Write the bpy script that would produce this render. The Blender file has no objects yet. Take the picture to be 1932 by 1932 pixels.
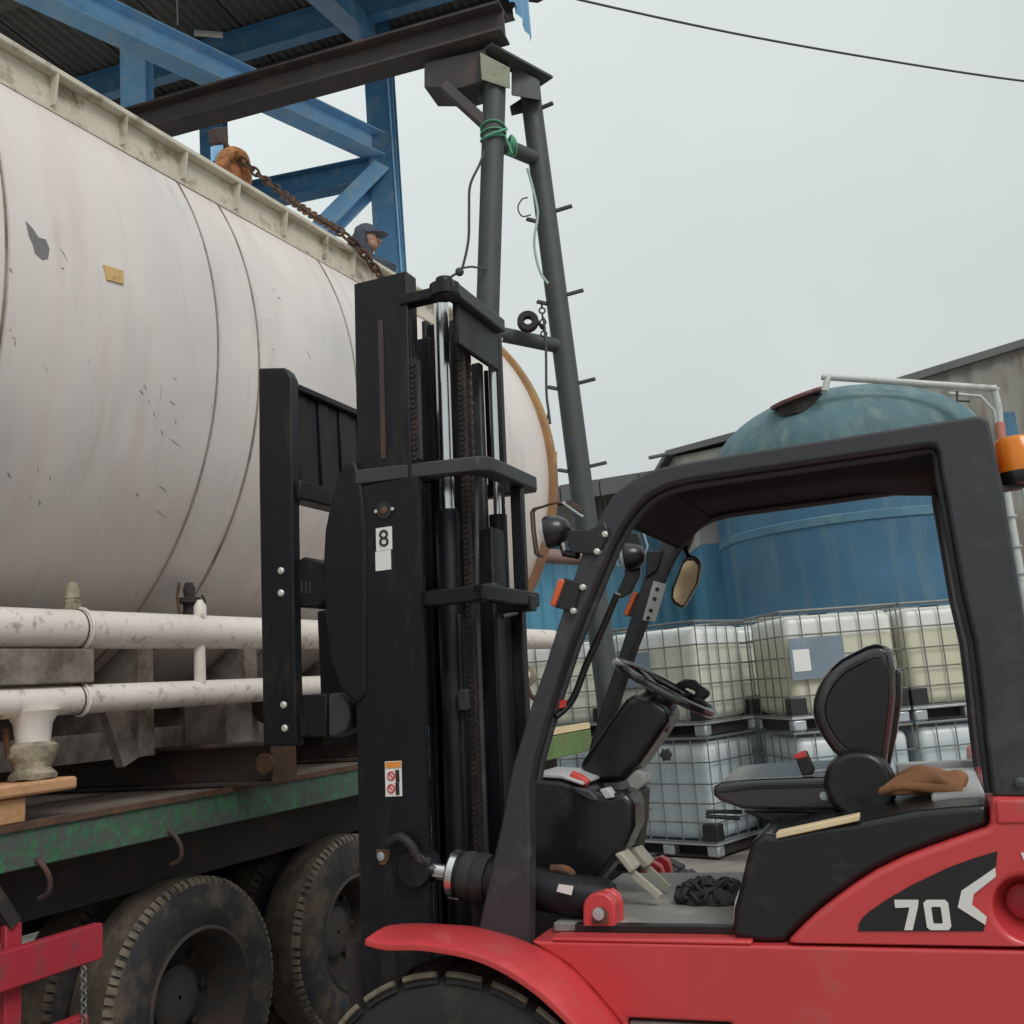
import bpy, bmesh, math, random
from mathutils import Vector as V, Matrix, noise as mnoise
random.seed(7)
S = bpy.context.scene
COL = S.collection
rad = math.radians

# ------------------------------------------------------------------ camera
CAMH = 1.8
PITCH, ROLL, FPX = rad(9.94), rad(-4.48), 1900.0      # focal length in 1/1932 of the frame width
_r = V((1, 0, 0)); _f = V((0, math.cos(PITCH), math.sin(PITCH))); _u = V((0, -math.sin(PITCH), math.cos(PITCH)))
CR = _r * math.cos(ROLL) + _u * math.sin(ROLL)
CU = _u * math.cos(ROLL) - _r * math.sin(ROLL)
CF = _f
cam_d = bpy.data.cameras.new('camera'); cam = bpy.data.objects.new('camera', cam_d); COL.objects.link(cam)
cam_d.sensor_width = 36; cam_d.lens = FPX / 1932 * 36; cam_d.clip_start = 0.05; cam_d.clip_end = 2000
m3 = Matrix((CR, CU, -CF)).transposed()
cam.matrix_world = Matrix.Translation((0, 0, CAMH)) @ m3.to_4x4()
S.camera = cam

# ------------------------------------------------------------------ world, sun, exposure
SUN_EL, SUN_AZ = rad(46), rad(150)                    # behind the camera, to its right
w = bpy.data.worlds.new('World'); S.world = w; w.use_nodes = True
nt = w.node_tree; nt.nodes.clear()
def N(t, **k):
    n = nt.nodes.new(t)
    for a, b in k.items(): setattr(n, a, b)
    return n
def Lk(a, b): nt.links.new(a, b)
sky = N('ShaderNodeTexSky', sky_type='NISHITA', sun_disc=False, sun_elevation=SUN_EL, sun_rotation=SUN_AZ)
hsv = N('ShaderNodeHueSaturation'); hsv.inputs['Saturation'].default_value = 0.3; Lk(sky.outputs[0], hsv.inputs['Color'])
tc = N('ShaderNodeTexCoord'); sep = N('ShaderNodeSeparateXYZ'); Lk(tc.outputs['Generated'], sep.inputs[0])
ramp = N('ShaderNodeValToRGB')                        # overcast: the zenith brighter than the horizon
ramp.color_ramp.elements[0].position = 0.0; ramp.color_ramp.elements[0].color = (5.4, 5.85, 5.9, 1)
ramp.color_ramp.elements[1].position = 1.0; ramp.color_ramp.elements[1].color = (9.0, 9.8, 9.5, 1)
Lk(sep.outputs['Z'], ramp.inputs[0])
nz = N('ShaderNodeTexNoise'); nz.inputs['Scale'].default_value = 2.2; nz.inputs['Detail'].default_value = 4; nz.inputs['Roughness'].default_value = 0.5
Lk(tc.outputs['Generated'], nz.inputs['Vector'])
dotn = N('ShaderNodeVectorMath', operation='DOT_PRODUCT'); Lk(tc.outputs['Generated'], dotn.inputs[0]); dotn.inputs[1].default_value = (-.75, .5, .1)
mrd = N('ShaderNodeMapRange'); mrd.inputs['From Min'].default_value = -1; mrd.inputs['From Max'].default_value = 1
mrd.inputs['To Min'].default_value = .75; mrd.inputs['To Max'].default_value = 1.16; Lk(dotn.outputs['Value'], mrd.inputs['Value'])   # thinner cloud to the left
mr = N('ShaderNodeMapRange'); mr.inputs['From Min'].default_value = .3; mr.inputs['From Max'].default_value = .7
mr.inputs['To Min'].default_value = 0.93; mr.inputs['To Max'].default_value = 1.06; Lk(nz.outputs['Fac'], mr.inputs['Value'])
mul = N('ShaderNodeMix', data_type='RGBA', blend_type='MULTIPLY'); mul.inputs[0].default_value = 1
cl = N('ShaderNodeMath', operation='MULTIPLY'); Lk(mr.outputs[0], cl.inputs[0]); Lk(mrd.outputs[0], cl.inputs[1])
Lk(ramp.outputs[0], mul.inputs[6]); Lk(cl.outputs[0], mul.inputs[7])
mx = N('ShaderNodeMix', data_type='RGBA'); mx.inputs[0].default_value = 0.9
Lk(hsv.outputs[0], mx.inputs[6]); Lk(mul.outputs[2], mx.inputs[7])
bg = N('ShaderNodeBackground'); bg.inputs['Strength'].default_value = 0.1; Lk(mx.outputs[2], bg.inputs['Color'])
wo = N('ShaderNodeOutputWorld'); Lk(bg.outputs[0], wo.inputs[0])
sd = bpy.data.lights.new('sun', 'SUN'); so = bpy.data.objects.new('sun', sd); COL.objects.link(so)
sd.energy = 1.5; sd.angle = rad(25); sd.color = (1, .975, .945)
_sd = V((math.sin(SUN_AZ) * math.cos(SUN_EL), math.cos(SUN_AZ) * math.cos(SUN_EL), math.sin(SUN_EL)))
so.rotation_euler = (-_sd).to_track_quat('-Z', 'Y').to_euler(); so.location = _sd * 60
S.view_settings.view_transform = 'Standard'; S.view_settings.look = 'None'
S.view_settings.exposure = 0.0; S.view_settings.gamma = 1.0; S.view_settings.use_curve_mapping = False
S.render.engine = 'CYCLES'

# ------------------------------------------------------------------ frames: each group of things has its own heading
def ray(u, v): return CF + CR * ((u - 966) / FPX) - CU * ((v - 966) / FPX)
class Frame:
    def __init__(s, deg):
        s.a = rad(deg); s.ex = V((math.cos(s.a), -math.sin(s.a), 0)); s.ey = V((math.sin(s.a), math.cos(s.a), 0))
    def w(s, p): return s.ex * p[0] + s.ey * p[1] + V((0, 0, p[2]))
    def l(s, q): return V((q.dot(s.ex), q.dot(s.ey), q.z))
    def ay(s, u, v, d): r = ray(u, v); q = r * (d / r.dot(s.ey)); return s.l(q) + V((0, 0, CAMH))
    def ax(s, u, v, d): r = ray(u, v); q = r * (d / r.dot(s.ex)); return s.l(q) + V((0, 0, CAMH))
    def az(s, u, v, z): r = ray(u, v); q = r * ((z - CAMH) / r.z); return s.l(q) + V((0, 0, CAMH))
W = Frame(0); F = Frame(21.4); T = Frame(25.68); G = Frame(17.0)

# ------------------------------------------------------------------ materials
MATS = {}
def mat(name, col, rough=.5, metal=0., var=.18, vscale=3., dirt=None, damt=.35, dscale=2., bump=.15, bscale=60., spec=.5, trans=0., emis=None, coat=0., stretch=None, sheen=0.):
    m = bpy.data.materials.new(name); m.use_nodes = True; t = m.node_tree; t.nodes.clear()
    def n(k, **a):
        x = t.nodes.new(k)
        for p, q in a.items(): setattr(x, p, q)
        return x
    L = t.links.new
    co = n('ShaderNodeTexCoord').outputs['Object']
    oi = n('ShaderNodeObjectInfo')
    add = n('ShaderNodeVectorMath', operation='ADD'); L(co, add.inputs[0])
    sc = n('ShaderNodeMath', operation='MULTIPLY'); L(oi.outputs['Random'], sc.inputs[0]); sc.inputs[1].default_value = 37
    L(sc.outputs[0], add.inputs[1]); co = add.outputs[0]
    n1 = n('ShaderNodeTexNoise'); n1.inputs['Scale'].default_value = vscale; n1.inputs['Detail'].default_value = 6; n1.inputs['Roughness'].default_value = .6; L(co, n1.inputs['Vector'])
    r1 = n('ShaderNodeMapRange'); r1.inputs['From Min'].default_value = .25; r1.inputs['From Max'].default_value = .75
    r1.inputs['To Min'].default_value = 1 - var; r1.inputs['To Max'].default_value = 1 + var; L(n1.outputs['Fac'], r1.inputs['Value'])
    m1 = n('ShaderNodeMix', data_type='RGBA', blend_type='MULTIPLY'); m1.inputs[0].default_value = 1; m1.inputs[6].default_value = (*col, 1); L(r1.outputs[0], m1.inputs[7])
    out = m1.outputs[2]; rsrc = None
    dco = co
    if stretch:
        mp = n('ShaderNodeMapping'); mp.inputs['Scale'].default_value = stretch; L(co, mp.inputs[0]); dco = mp.outputs[0]
    if dirt:
        n2 = n('ShaderNodeTexNoise'); n2.inputs['Scale'].default_value = dscale; n2.inputs['Detail'].default_value = 9; n2.inputs['Roughness'].default_value = .68; L(dco, n2.inputs['Vector'])
        r2 = n('ShaderNodeMapRange'); r2.inputs['From Min'].default_value = .62 - damt * .35; r2.inputs['From Max'].default_value = .78 - damt * .3; L(n2.outputs['Fac'], r2.inputs['Value'])
        m2 = n('ShaderNodeMix', data_type='RGBA'); L(r2.outputs[0], m2.inputs[0]); L(out, m2.inputs[6]); m2.inputs[7].default_value = (*dirt, 1); out = m2.outputs[2]; rsrc = r2.outputs[0]
    b = n('ShaderNodeBsdfPrincipled'); L(out, b.inputs['Base Color']); b.inputs['Metallic'].default_value = metal
    b.inputs['Specular IOR Level'].default_value = spec; b.inputs['Coat Weight'].default_value = coat; b.inputs['Coat Roughness'].default_value = .15
    b.inputs['Sheen Weight'].default_value = sheen; b.inputs['Sheen Roughness'].default_value = .3
    r3 = n('ShaderNodeMapRange'); r3.inputs['To Min'].default_value = max(.03, rough - .08); r3.inputs['To Max'].default_value = min(1, rough + .1); L(n1.outputs['Fac'], r3.inputs['Value'])
    if rsrc:
        ad = n('ShaderNodeMath', operation='MULTIPLY_ADD'); L(rsrc, ad.inputs[0]); ad.inputs[1].default_value = .25; L(r3.outputs[0], ad.inputs[2]); L(ad.outputs[0], b.inputs['Roughness'])
    else: L(r3.outputs[0], b.inputs['Roughness'])
    if bump:
        n3 = n('ShaderNodeTexNoise'); n3.inputs['Scale'].default_value = bscale; n3.inputs['Detail'].default_value = 5; L(co, n3.inputs['Vector'])
        bp = n('ShaderNodeBump'); bp.inputs['Strength'].default_value = bump; bp.inputs['Distance'].default_value = .01; L(n3.outputs['Fac'], bp.inputs['Height']); L(bp.outputs[0], b.inputs['Normal'])
    if emis: b.inputs['Emission Color'].default_value = (*emis[0], 1); b.inputs['Emission Strength'].default_value = emis[1]
    o = n('ShaderNodeOutputMaterial')
    if trans:
        tb = n('ShaderNodeBsdfTranslucent'); L(out, tb.inputs['Color'])
        ms = n('ShaderNodeMixShader'); ms.inputs[0].default_value = trans; L(b.outputs[0], ms.inputs[1]); L(tb.outputs[0], ms.inputs[2]); L(ms.outputs[0], o.inputs[0])
    else: L(b.outputs[0], o.inputs[0])
    MATS[name] = m
    return m
red = mat('red_paint', (.60, .056, .062), .32, var=.10, vscale=1.6, dirt=(.46, .10, .09), damt=.16, dscale=6, bump=.05, bscale=14, coat=.25)
redold = mat('old_red_paint', (.42, .03, .05), .5, var=.15, dirt=(.12, .06, .06), damt=.3, dscale=6)
blk = mat('black_mast_paint', (.010, .0105, .014), .42, var=.25, vscale=2, dirt=(.035, .033, .03), damt=.26, dscale=8, bump=.1, spec=.28, stretch=(1, 1, .25))
grey = mat('charcoal_guard_paint', (.035, .037, .043), .5, var=.16, vscale=2, dirt=(.075, .072, .07), damt=.26, dscale=7, bump=.15, bscale=250)
plas = mat('black_plastic', (.010, .0098, .0115), .34, var=.15, dirt=(.035, .032, .03), damt=.14, dscale=7, bump=.06, bscale=300, spec=.4, coat=.35)
vinyl = mat('black_vinyl', (.012, .0115, .014), .17, var=.15, bump=.05, bscale=180, dirt=(.03, .028, .026), damt=.1, spec=.9, coat=.5, sheen=.5)
soffit = mat('matt_black_soffit', (.016, .017, .02), .85, var=.2, spec=.15, bump=.1, bscale=200)
chrome = mat('chrome', (.74, .745, .75), .2, 1, var=.04, bump=0)
steel = mat('galvanised_steel', (.5, .54, .57), .42, .6, var=.2, vscale=9, bump=.05)
cagem = mat('dull_cage_steel', (.19, .195, .185), .5, .3, var=.25, vscale=9, bump=0)
bolt_m = mat('zinc_bolt', (.62, .62, .58), .4, .4, var=.2, bump=0)
rubber = mat('dusty_rubber', (.026, .025, .028), .8, var=.3, vscale=5, dirt=(.12, .09, .066), damt=.42, dscale=5, bump=.3, bscale=40)
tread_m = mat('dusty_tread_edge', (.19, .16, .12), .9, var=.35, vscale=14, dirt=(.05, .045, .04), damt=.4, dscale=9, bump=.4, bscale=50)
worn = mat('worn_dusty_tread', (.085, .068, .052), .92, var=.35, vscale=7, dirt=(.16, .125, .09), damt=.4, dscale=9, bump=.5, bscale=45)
rubber2 = mat('black_rubber', (.022, .021, .022), .7, var=.25, vscale=5, dirt=(.07, .06, .05), damt=.22, dscale=6, bump=.3, bscale=40)
rimm = mat('rusty_rim', (.05, .047, .046), .65, .2, var=.3, dirt=(.08, .05, .035), damt=.4, dscale=6)
cream = mat('cream_paint', (.62, .58, .48), .55, var=.14, vscale=4, dirt=(.17, .12, .07), damt=.26, dscale=5, bump=.2)
pipew = mat('white_pipe_paint', (.78, .71, .65), .45, var=.08, vscale=3, dirt=(.24, .17, .12), damt=.2, dscale=14, bump=.15)
whited = mat('dull_white_paint', (.27, .24, .21), .7, var=.2, dirt=(.12, .09, .07), damt=.45, dscale=4)
muck = mat('mud_crusted_flange', (.34, .29, .21), .9, var=.35, vscale=18, dirt=(.12, .1, .08), damt=.4, dscale=12, bump=.7, bscale=35)
rust = mat('rusty_steel', (.10, .055, .035), .8, .1, var=.35, vscale=6, dirt=(.24, .10, .04), damt=.3, dscale=7, bump=.4, bscale=50)
darkrust = mat('dark_rusty_beam', (.06, .043, .04), .7, .1, var=.3, vscale=3, dirt=(.17, .075, .035), damt=.24, dscale=5, bump=.3)
orange_r = mat('orange_rust', (.36, .15, .05), .8, var=.4, vscale=9, dirt=(.12, .06, .04), damt=.4, dscale=14, bump=.4)
wood = mat('new_timber', (.56, .31, .16), .7, var=.2, vscale=6, dirt=(.34, .17, .08), damt=.3, dscale=8, bump=.2)
woodp = mat('pale_wood_strip', (.72, .58, .36), .65, var=.1, vscale=8, bump=.1)
greenp = mat('chipped_green_paint', (.032, .165, .068), .65, var=.5, vscale=22, dirt=(.085, .095, .09), damt=.72, dscale=24, bump=.35, bscale=40)
greenf = mat('dull_green_paint', (.12, .20, .07), .7, var=.25, dirt=(.18, .15, .09), damt=.3, dscale=7)
deckm = mat('trailer_deck', (.17, .135, .115), .85, var=.3, vscale=5, dirt=(.09, .065, .05), damt=.4, dscale=4, bump=.4)
under = mat('dark_chassis', (.03, .026, .026), .8, var=.3, dirt=(.09, .05, .04), damt=.25, dscale=6)
brown = mat('brown_girder', (.062, .054, .055), .65, var=.2, vscale=2, dirt=(.14, .08, .06), damt=.2, dscale=4)
polem = mat('green_grey_pole', (.062, .072, .074), .55, var=.2, vscale=3, dirt=(.10, .08, .05), damt=.2, dscale=6)
polet = mat('pale_green_channel', (.26, .28, .2), .6, var=.2, dirt=(.14, .1, .07), damt=.35, dscale=6)
blue = mat('blue_steel', (.07, .21, .38), .42, var=.2, vscale=3, dirt=(.20, .30, .38), damt=.25, dscale=4, bump=.1)
bluel = mat('faded_skylit_blue_steel', (.25, .53, .84), .38, var=.16, vscale=4, dirt=(.40, .58, .74), damt=.4, dscale=3, bump=.1)  # faded blue, lightened further to paint in the sky light on these members
pinkpipe = mat('pinkish_brown_pipe', (.26, .17, .15), .6, var=.15, dirt=(.14, .09, .07), damt=.3)
roofm = mat('dark_roof_sheet', (.105, .11, .105), .7, var=.25, vscale=1.2, dirt=(.15, .12, .1), damt=.25, dscale=2)
fasc = mat('blue_sheet', (.13, .33, .55), .4, var=.15, vscale=4)
tankb = mat('blue_tank_paint', (.05, .15, .25), .45, var=.2, vscale=1.2, dirt=(.10, .19, .25), damt=.34, dscale=3, stretch=(1, 1, .12))
tankd = mat('weathered_teal_dome', (.085, .165, .19), .7, var=.25, vscale=1.4, dirt=(.18, .25, .25), damt=.42, dscale=3.2, stretch=(1, 1, .4))
bandm = mat('faded_blue_band', (.075, .18, .26), .55, var=.2, vscale=1.5, dirt=(.16, .26, .30), damt=.3)
wallp = mat('pale_wall', (.5, .48, .44), .8, var=.12, vscale=1, dirt=(.3, .27, .23), damt=.25, dscale=2)
wallb = mat('blue_wall', (.10, .30, .44), .55, var=.15, vscale=1.5, dirt=(.16, .34, .46), damt=.3, dscale=3, stretch=(1, 1, .15))
wallg = mat('grey_cladding', (.27, .26, .23), .8, var=.16, vscale=.8, dirt=(.17, .15, .12), damt=.4, dscale=2.4, stretch=(1, 1, .15))
roofd = mat('dark_grey_roof', (.12, .12, .125), .75, var=.2, vscale=1, dirt=(.18, .12, .1), damt=.2, dscale=2)
concrete = mat('concrete_yard', (.34, .30, .265), .9, var=.2, vscale=.8, dirt=(.12, .1, .085), damt=.4, dscale=.9, bump=.3, bscale=25)
amber = mat('amber_lens', (.95, .34, .03), .18, var=.06, bump=0, trans=.35, coat=.5)
orange = mat('orange_lens', (.85, .17, .06), .3, var=.08, bump=0, trans=.2)
white = mat('white_sticker', (.8, .8, .78), .45, var=.05, bump=0)
whitel = mat('white_lettering', (.74, .72, .70), .45, var=.05, bump=0)
ink = mat('black_ink', (.02, .02, .022), .5, var=.05, bump=0)
decal = mat('black_decal', (.016, .016, .018), .35, var=.1, bump=.02)
redink = mat('red_ink', (.6, .05, .05), .5, var=.05, bump=0)
orgink = mat('orange_header', (.8, .3, .06), .5, var=.05, bump=0)
lightgrey = mat('light_grey_plastic', (.5, .5, .5), .45, var=.1, dirt=(.3, .28, .26), damt=.2)
floorm = mat('rubber_floor_plate', (.23, .22, .21), .6, var=.16, dirt=(.36, .33, .29), damt=.3, dscale=5)
cornerm = mat('lit_tan_patch', (.2, .175, .13), .6, var=.2, dirt=(.1, .09, .07), damt=.3)  # tan of the light on the far pillar top, painted as a plate
cornerd = mat('dark_olive_panel', (.035, .033, .024), .6, var=.2)
pedal_m = mat('worn_pedal', (.42, .39, .31), .6, var=.15, dirt=(.2, .18, .14), damt=.2, dscale=12)
skin = mat('skin', (.36, .2, .14), .55, var=.08, bump=.05)
cloth = mat('dark_navy_cloth', (.05, .06, .085), .85, var=.15, bump=.2)
capm = mat('navy_cap', (.07, .085, .12), .8, var=.12, bump=.2)
brownc = mat('brown_cloth', (.33, .155, .075), .9, var=.25, vscale=7, bump=.3)
ropeg = mat('green_rope', (.12, .38, .24), .7, var=.2, bump=.2)
ropep = mat('pale_green_cord', (.42, .58, .52), .7, var=.1, bump=.2)
wire = mat('dark_cable', (.05, .055, .06), .6, var=.1, bump=0)
tan = mat('mirror_glass', (.80, .60, .36), .16, .75, var=.06, bump=0)  # tan tint paints in the warm surroundings reflected by the mirror
lens = mat('clear_lens', (.72, .76, .78), .12, var=.06, bump=0)
pvc = mat('grey_white_pvc', (.55, .57, .54), .5, var=.1, dirt=(.32, .32, .26), damt=.25, dscale=5)
coup = mat('terracotta_coupling', (.5, .19, .12), .6, var=.12)
maroon = mat('maroon_lid', (.20, .085, .085), .6, var=.15)
ochre = mat('ochre_paint', (.5, .33, .1), .6, var=.2, dirt=(.25, .12, .05), damt=.3, dscale=6)
rimb = mat('brown_rim', (.40, .25, .09), .7, var=.2, dirt=(.27, .13, .085), damt=.55, dscale=.8)
dpl = mat('blue_grey_plate', (.21, .27, .33), .5, .2, var=.1, dirt=(.34, .38, .41), damt=.2)
alloy = mat('yellow_tag', (.62, .42, .17), .6, var=.12, dirt=(.4, .24, .08), damt=.25, dscale=20)
grimem = mat('seam_grime', (.26, .22, .19), .8, var=.5, vscale=1.5, dirt=(.58, .54, .50), damt=.85, dscale=1.8)
scratchm = mat('weathered_scratch', (.16, .13, .11), .8, var=.5, vscale=3, dirt=(.34, .30, .27), damt=.5, dscale=3)
greypatch = mat('bare_metal_patch', (.2, .19, .195), .6, var=.15)

def bottle_mat(name, top, liq, level):
    m = mat(name, top, .3, var=.05, bump=.04, bscale=8, trans=.22)
    t = m.node_tree; L = t.links.new
    mult = [n for n in t.nodes if n.type == 'MIX' and n.blend_type == 'MULTIPLY'][0]
    co = t.nodes.new('ShaderNodeTexCoord'); se = t.nodes.new('ShaderNodeSeparateXYZ'); L(co.outputs['Object'], se.inputs[0])
    mr = t.nodes.new('ShaderNodeMapRange'); mr.inputs['From Min'].default_value = level - .03; mr.inputs['From Max'].default_value = level + .03; L(se.outputs['Z'], mr.inputs['Value'])
    mi = t.nodes.new('ShaderNodeMix'); mi.data_type = 'RGBA'; L(mr.outputs[0], mi.inputs[0]); mi.inputs[6].default_value = (*liq, 1); mi.inputs[7].default_value = (*top, 1)
    L(mi.outputs[2], mult.inputs[6])
    return m
bot_y = bottle_mat('tote_plastic_yellow_fill', (.92, .94, .93), (.78, .79, .68), .93)
bot_w = bottle_mat('tote_plastic_water_fill', (.82, .88, .90), (.62, .72, .76), .98)
bot_g = bottle_mat('tote_plastic_amber_fill', (.92, .93, .89), (.75, .74, .58), .90)

def tank_material():
    m = bpy.data.materials.new('weathered_white_tank'); m.use_nodes = True; t = m.node_tree; t.nodes.clear(); L = t.links.new
    def n(k, **a):
        x = t.nodes.new(k)
        for p, q in a.items(): setattr(x, p, q)
        return x
    uv = n('ShaderNodeTexCoord').outputs['UV']
    def noise(sx, sy, scale, det=6, ro=.6):
        mp = n('ShaderNodeMapping'); mp.inputs['Scale'].default_value = (sx, sy, 1); L(uv, mp.inputs[0])
        q = n('ShaderNodeTexNoise'); q.inputs['Scale'].default_value = scale; q.inputs['Detail'].default_value = det; q.inputs['Roughness'].default_value = ro; L(mp.outputs[0], q.inputs['Vector']); return q.outputs['Fac']
    def rng(src, a, b, c=0, d=1):
        q = n('ShaderNodeMapRange'); q.inputs['From Min'].default_value = a; q.inputs['From Max'].default_value = b; q.inputs['To Min'].default_value = c; q.inputs['To Max'].default_value = d; L(src, q.inputs['Value']); return q.outputs[0]
    def mix(f, a, b):
        q = n('ShaderNodeMix', data_type='RGBA')
        L(f, q.inputs[0])
        for i, x in ((6, a), (7, b)):
            if isinstance(x, tuple): q.inputs[i].default_value = (*x, 1)
            else: L(x, q.inputs[i])
        return q.outputs[2]
    c = mix(rng(noise(1, 1, 1.1, 5), .3, .7), (.715, .655, .62), (.77, .725, .695))
    c = mix(rng(noise(.35, 2.6, 1.6, 5), .50, .72, 0, .55), c, (.62, .50, .44))          # reddish runs down the shell
    c = mix(rng(noise(.5, 3.5, 2.6, 6), .56, .80, 0, .45), c, (.42, .39, .365))            # grey grime streaks
    c = mix(rng(noise(.7, .9, .75, 3), .5, .72, 0, .55), c, (.42, .43, .45))
    q1 = rng(noise(1, 5.5, 3.4, 10, .72), .675, .70)                                      # thin dark scratches along the girth
    q2 = rng(noise(1, 1, 7.5, 8, .7), .685, .72)                                          # chips
    mxx = n('ShaderNodeMath', operation='MAXIMUM'); L(q1, mxx.inputs[0]); L(q2, mxx.inputs[1])
    gate = rng(noise(1, 1, .9, 2), .42, .56)
    gm = n('ShaderNodeMath', operation='MULTIPLY'); L(mxx.outputs[0], gm.inputs[0]); L(gate, gm.inputs[1])
    c = mix(gm.outputs[0], c, (.17, .15, .14))
    b = n('ShaderNodeBsdfPrincipled'); L(c, b.inputs['Base Color']); L(rng(noise(1, 1, 2.5), .2, .8, .34, .6), b.inputs['Roughness'])
    bp = n('ShaderNodeBump'); bp.inputs['Strength'].default_value = .25; bp.inputs['Distance'].default_value = .05; L(noise(1, 1, .8, 2), bp.inputs['Height']); L(bp.outputs[0], b.inputs['Normal'])
    o = n('ShaderNodeOutputMaterial'); L(b.outputs[0], o.inputs[0]); return m
tankw = tank_material()

# ------------------------------------------------------------------ mesh building
class MB:
    def __init__(s): s.bm = bmesh.new()
    def face(s, vs):
        try: return s.bm.faces.new(vs)
        except ValueError: return None
    def hexa(s, p):                                     # 4 bottom + 4 top points
        v = [s.bm.verts.new(q) for q in p]
        for f in ((3, 2, 1, 0), (4, 5, 6, 7), (0, 1, 5, 4), (1, 2, 6, 5), (2, 3, 7, 6), (3, 0, 4, 7)): s.face([v[i] for i in f])
        return s
    def box(s, x0, x1, y0, y1, z0, z1):
        return s.hexa([(x0, y0, z0), (x1, y0, z0), (x1, y1, z0), (x0, y1, z0), (x0, y0, z1), (x1, y0, z1), (x1, y1, z1), (x0, y1, z1)])
    def bar(s, p0, p1, w, h, up=(0, 0, 1)):             # rectangular bar: w across, h along up
        p0, p1 = V(p0), V(p1); d = (p1 - p0).normalized(); up = V(up)
        sd = d.cross(up)
        if sd.length < 1e-4: sd = d.cross(V((0, 1, 0)))
        sd.normalize(); up = sd.cross(d).normalized(); a, b = sd * w / 2, up * h / 2
        return s.hexa([p0 - a - b, p0 + a - b, p0 + a + b, p0 - a + b, p1 - a - b, p1 + a - b, p1 + a + b, p1 - a + b])
    def tube(s, pts, r, n=10, closed=False, cap=True):
        pts = [V(p) for p in pts]; k = len(pts); rs = r if isinstance(r, (list, tuple)) else [r] * k
        rings = []; ref = None
        for i, p in enumerate(pts):
            if closed: d = pts[(i + 1) % k] - pts[i - 1]
            else: d = pts[min(i + 1, k - 1)] - pts[max(i - 1, 0)]
            d.normalize()
            if ref is None:
                ref = V((0, 0, 1)) if abs(d.z) < .9 else V((1, 0, 0))
            a = (ref - d * ref.dot(d))
            if a.length < 1e-5: a = d.orthogonal()
            a.normalize(); ref = a; b = d.cross(a)
            rings.append([s.bm.verts.new(p + (a * math.cos(2 * math.pi * j / n) + b * math.sin(2 * math.pi * j / n)) * rs[i]) for j in range(n)])
        for i in range(k if closed else k - 1):
            A, B = rings[i], rings[(i + 1) % k]
            for j in range(n): s.face([A[j], A[(j + 1) % n], B[(j + 1) % n], B[j]])
        if cap and not closed: s.face(rings[0][::-1]); s.face(rings[-1])
        return s
    def prism(s, poly, ext):                            # planar polygon of 3-D points swept along ext
        ext = V(ext); A = [s.bm.verts.new(p) for p in poly]; B = [s.bm.verts.new(V(p) + ext) for p in poly]; n = len(A)
        s.face(A[::-1]); s.face(B)
        for i in range(n): s.face([A[i], A[(i + 1) % n], B[(i + 1) % n], B[i]])
        return s
    def lathe(s, o, ax, prof, n=32, cap=True, a0=0, a1=2 * math.pi):   # prof: (radius, distance along ax)
        o, ax = V(o), V(ax).normalized(); a = ax.orthogonal().normalized(); b = ax.cross(a)
        full = abs(a1 - a0 - 2 * math.pi) < 1e-6; m = n if full else n + 1
        R = [[s.bm.verts.new(o + ax * h + (a * math.cos(a0 + (a1 - a0) * j / n) + b * math.sin(a0 + (a1 - a0) * j / n)) * max(r, 1e-4)) for j in range(m)] for r, h in prof]
        for i in range(len(R) - 1):
            for j in range(n): s.face([R[i][j], R[i][(j + 1) % m], R[i + 1][(j + 1) % m], R[i + 1][j]])
        if cap and full: s.face(R[0][::-1]); s.face(R[-1])
        return s
    def torus(s, c, ax, R, r, n=24, m=8, a0=0, a1=2 * math.pi, sx=1., xdir=None):
        c, ax = V(c), V(ax).normalized(); a = (V(xdir).normalized() if xdir else ax.orthogonal().normalized()); b = ax.cross(a)
        full = abs(a1 - a0 - 2 * math.pi) < 1e-6
        pts = [c + a * math.cos(a0 + (a1 - a0) * j / n) * R * sx + b * math.sin(a0 + (a1 - a0) * j / n) * R for j in range(n if full else n + 1)]
        return s.tube(pts, r, m, closed=full)
    def ball(s, c, rx, ry=None, rz=None, n=16, M=None):
        ry = ry or rx; rz = rz or rx
        mt = Matrix.Translation(c) @ (M.to_4x4() if M else Matrix.Identity(4)) @ Matrix.Diagonal((rx, ry, rz, 1))
        bmesh.ops.create_uvsphere(s.bm, u_segments=n, v_segments=n // 2 + 2, radius=1, matrix=mt); return s
    def grid(s, fn, nu, nv):
        P = [[s.bm.verts.new(fn(i / nu, j / nv)) for j in range(nv + 1)] for i in range(nu + 1)]
        for i in range(nu):
            for j in range(nv): s.face([P[i][j], P[i + 1][j], P[i + 1][j + 1], P[i][j + 1]])
        return s
    def mesh(s, name, base=(0, 0, 0), ang=35):
        bmesh.ops.recalc_face_normals(s.bm, faces=s.bm.faces)
        bmesh.ops.translate(s.bm, verts=s.bm.verts, vec=-V(base))
        me = bpy.data.meshes.new(name); s.bm.to_mesh(me); s.bm.free()
        me.shade_smooth(); me.set_sharp_from_angle(angle=rad(ang)); return me

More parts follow.
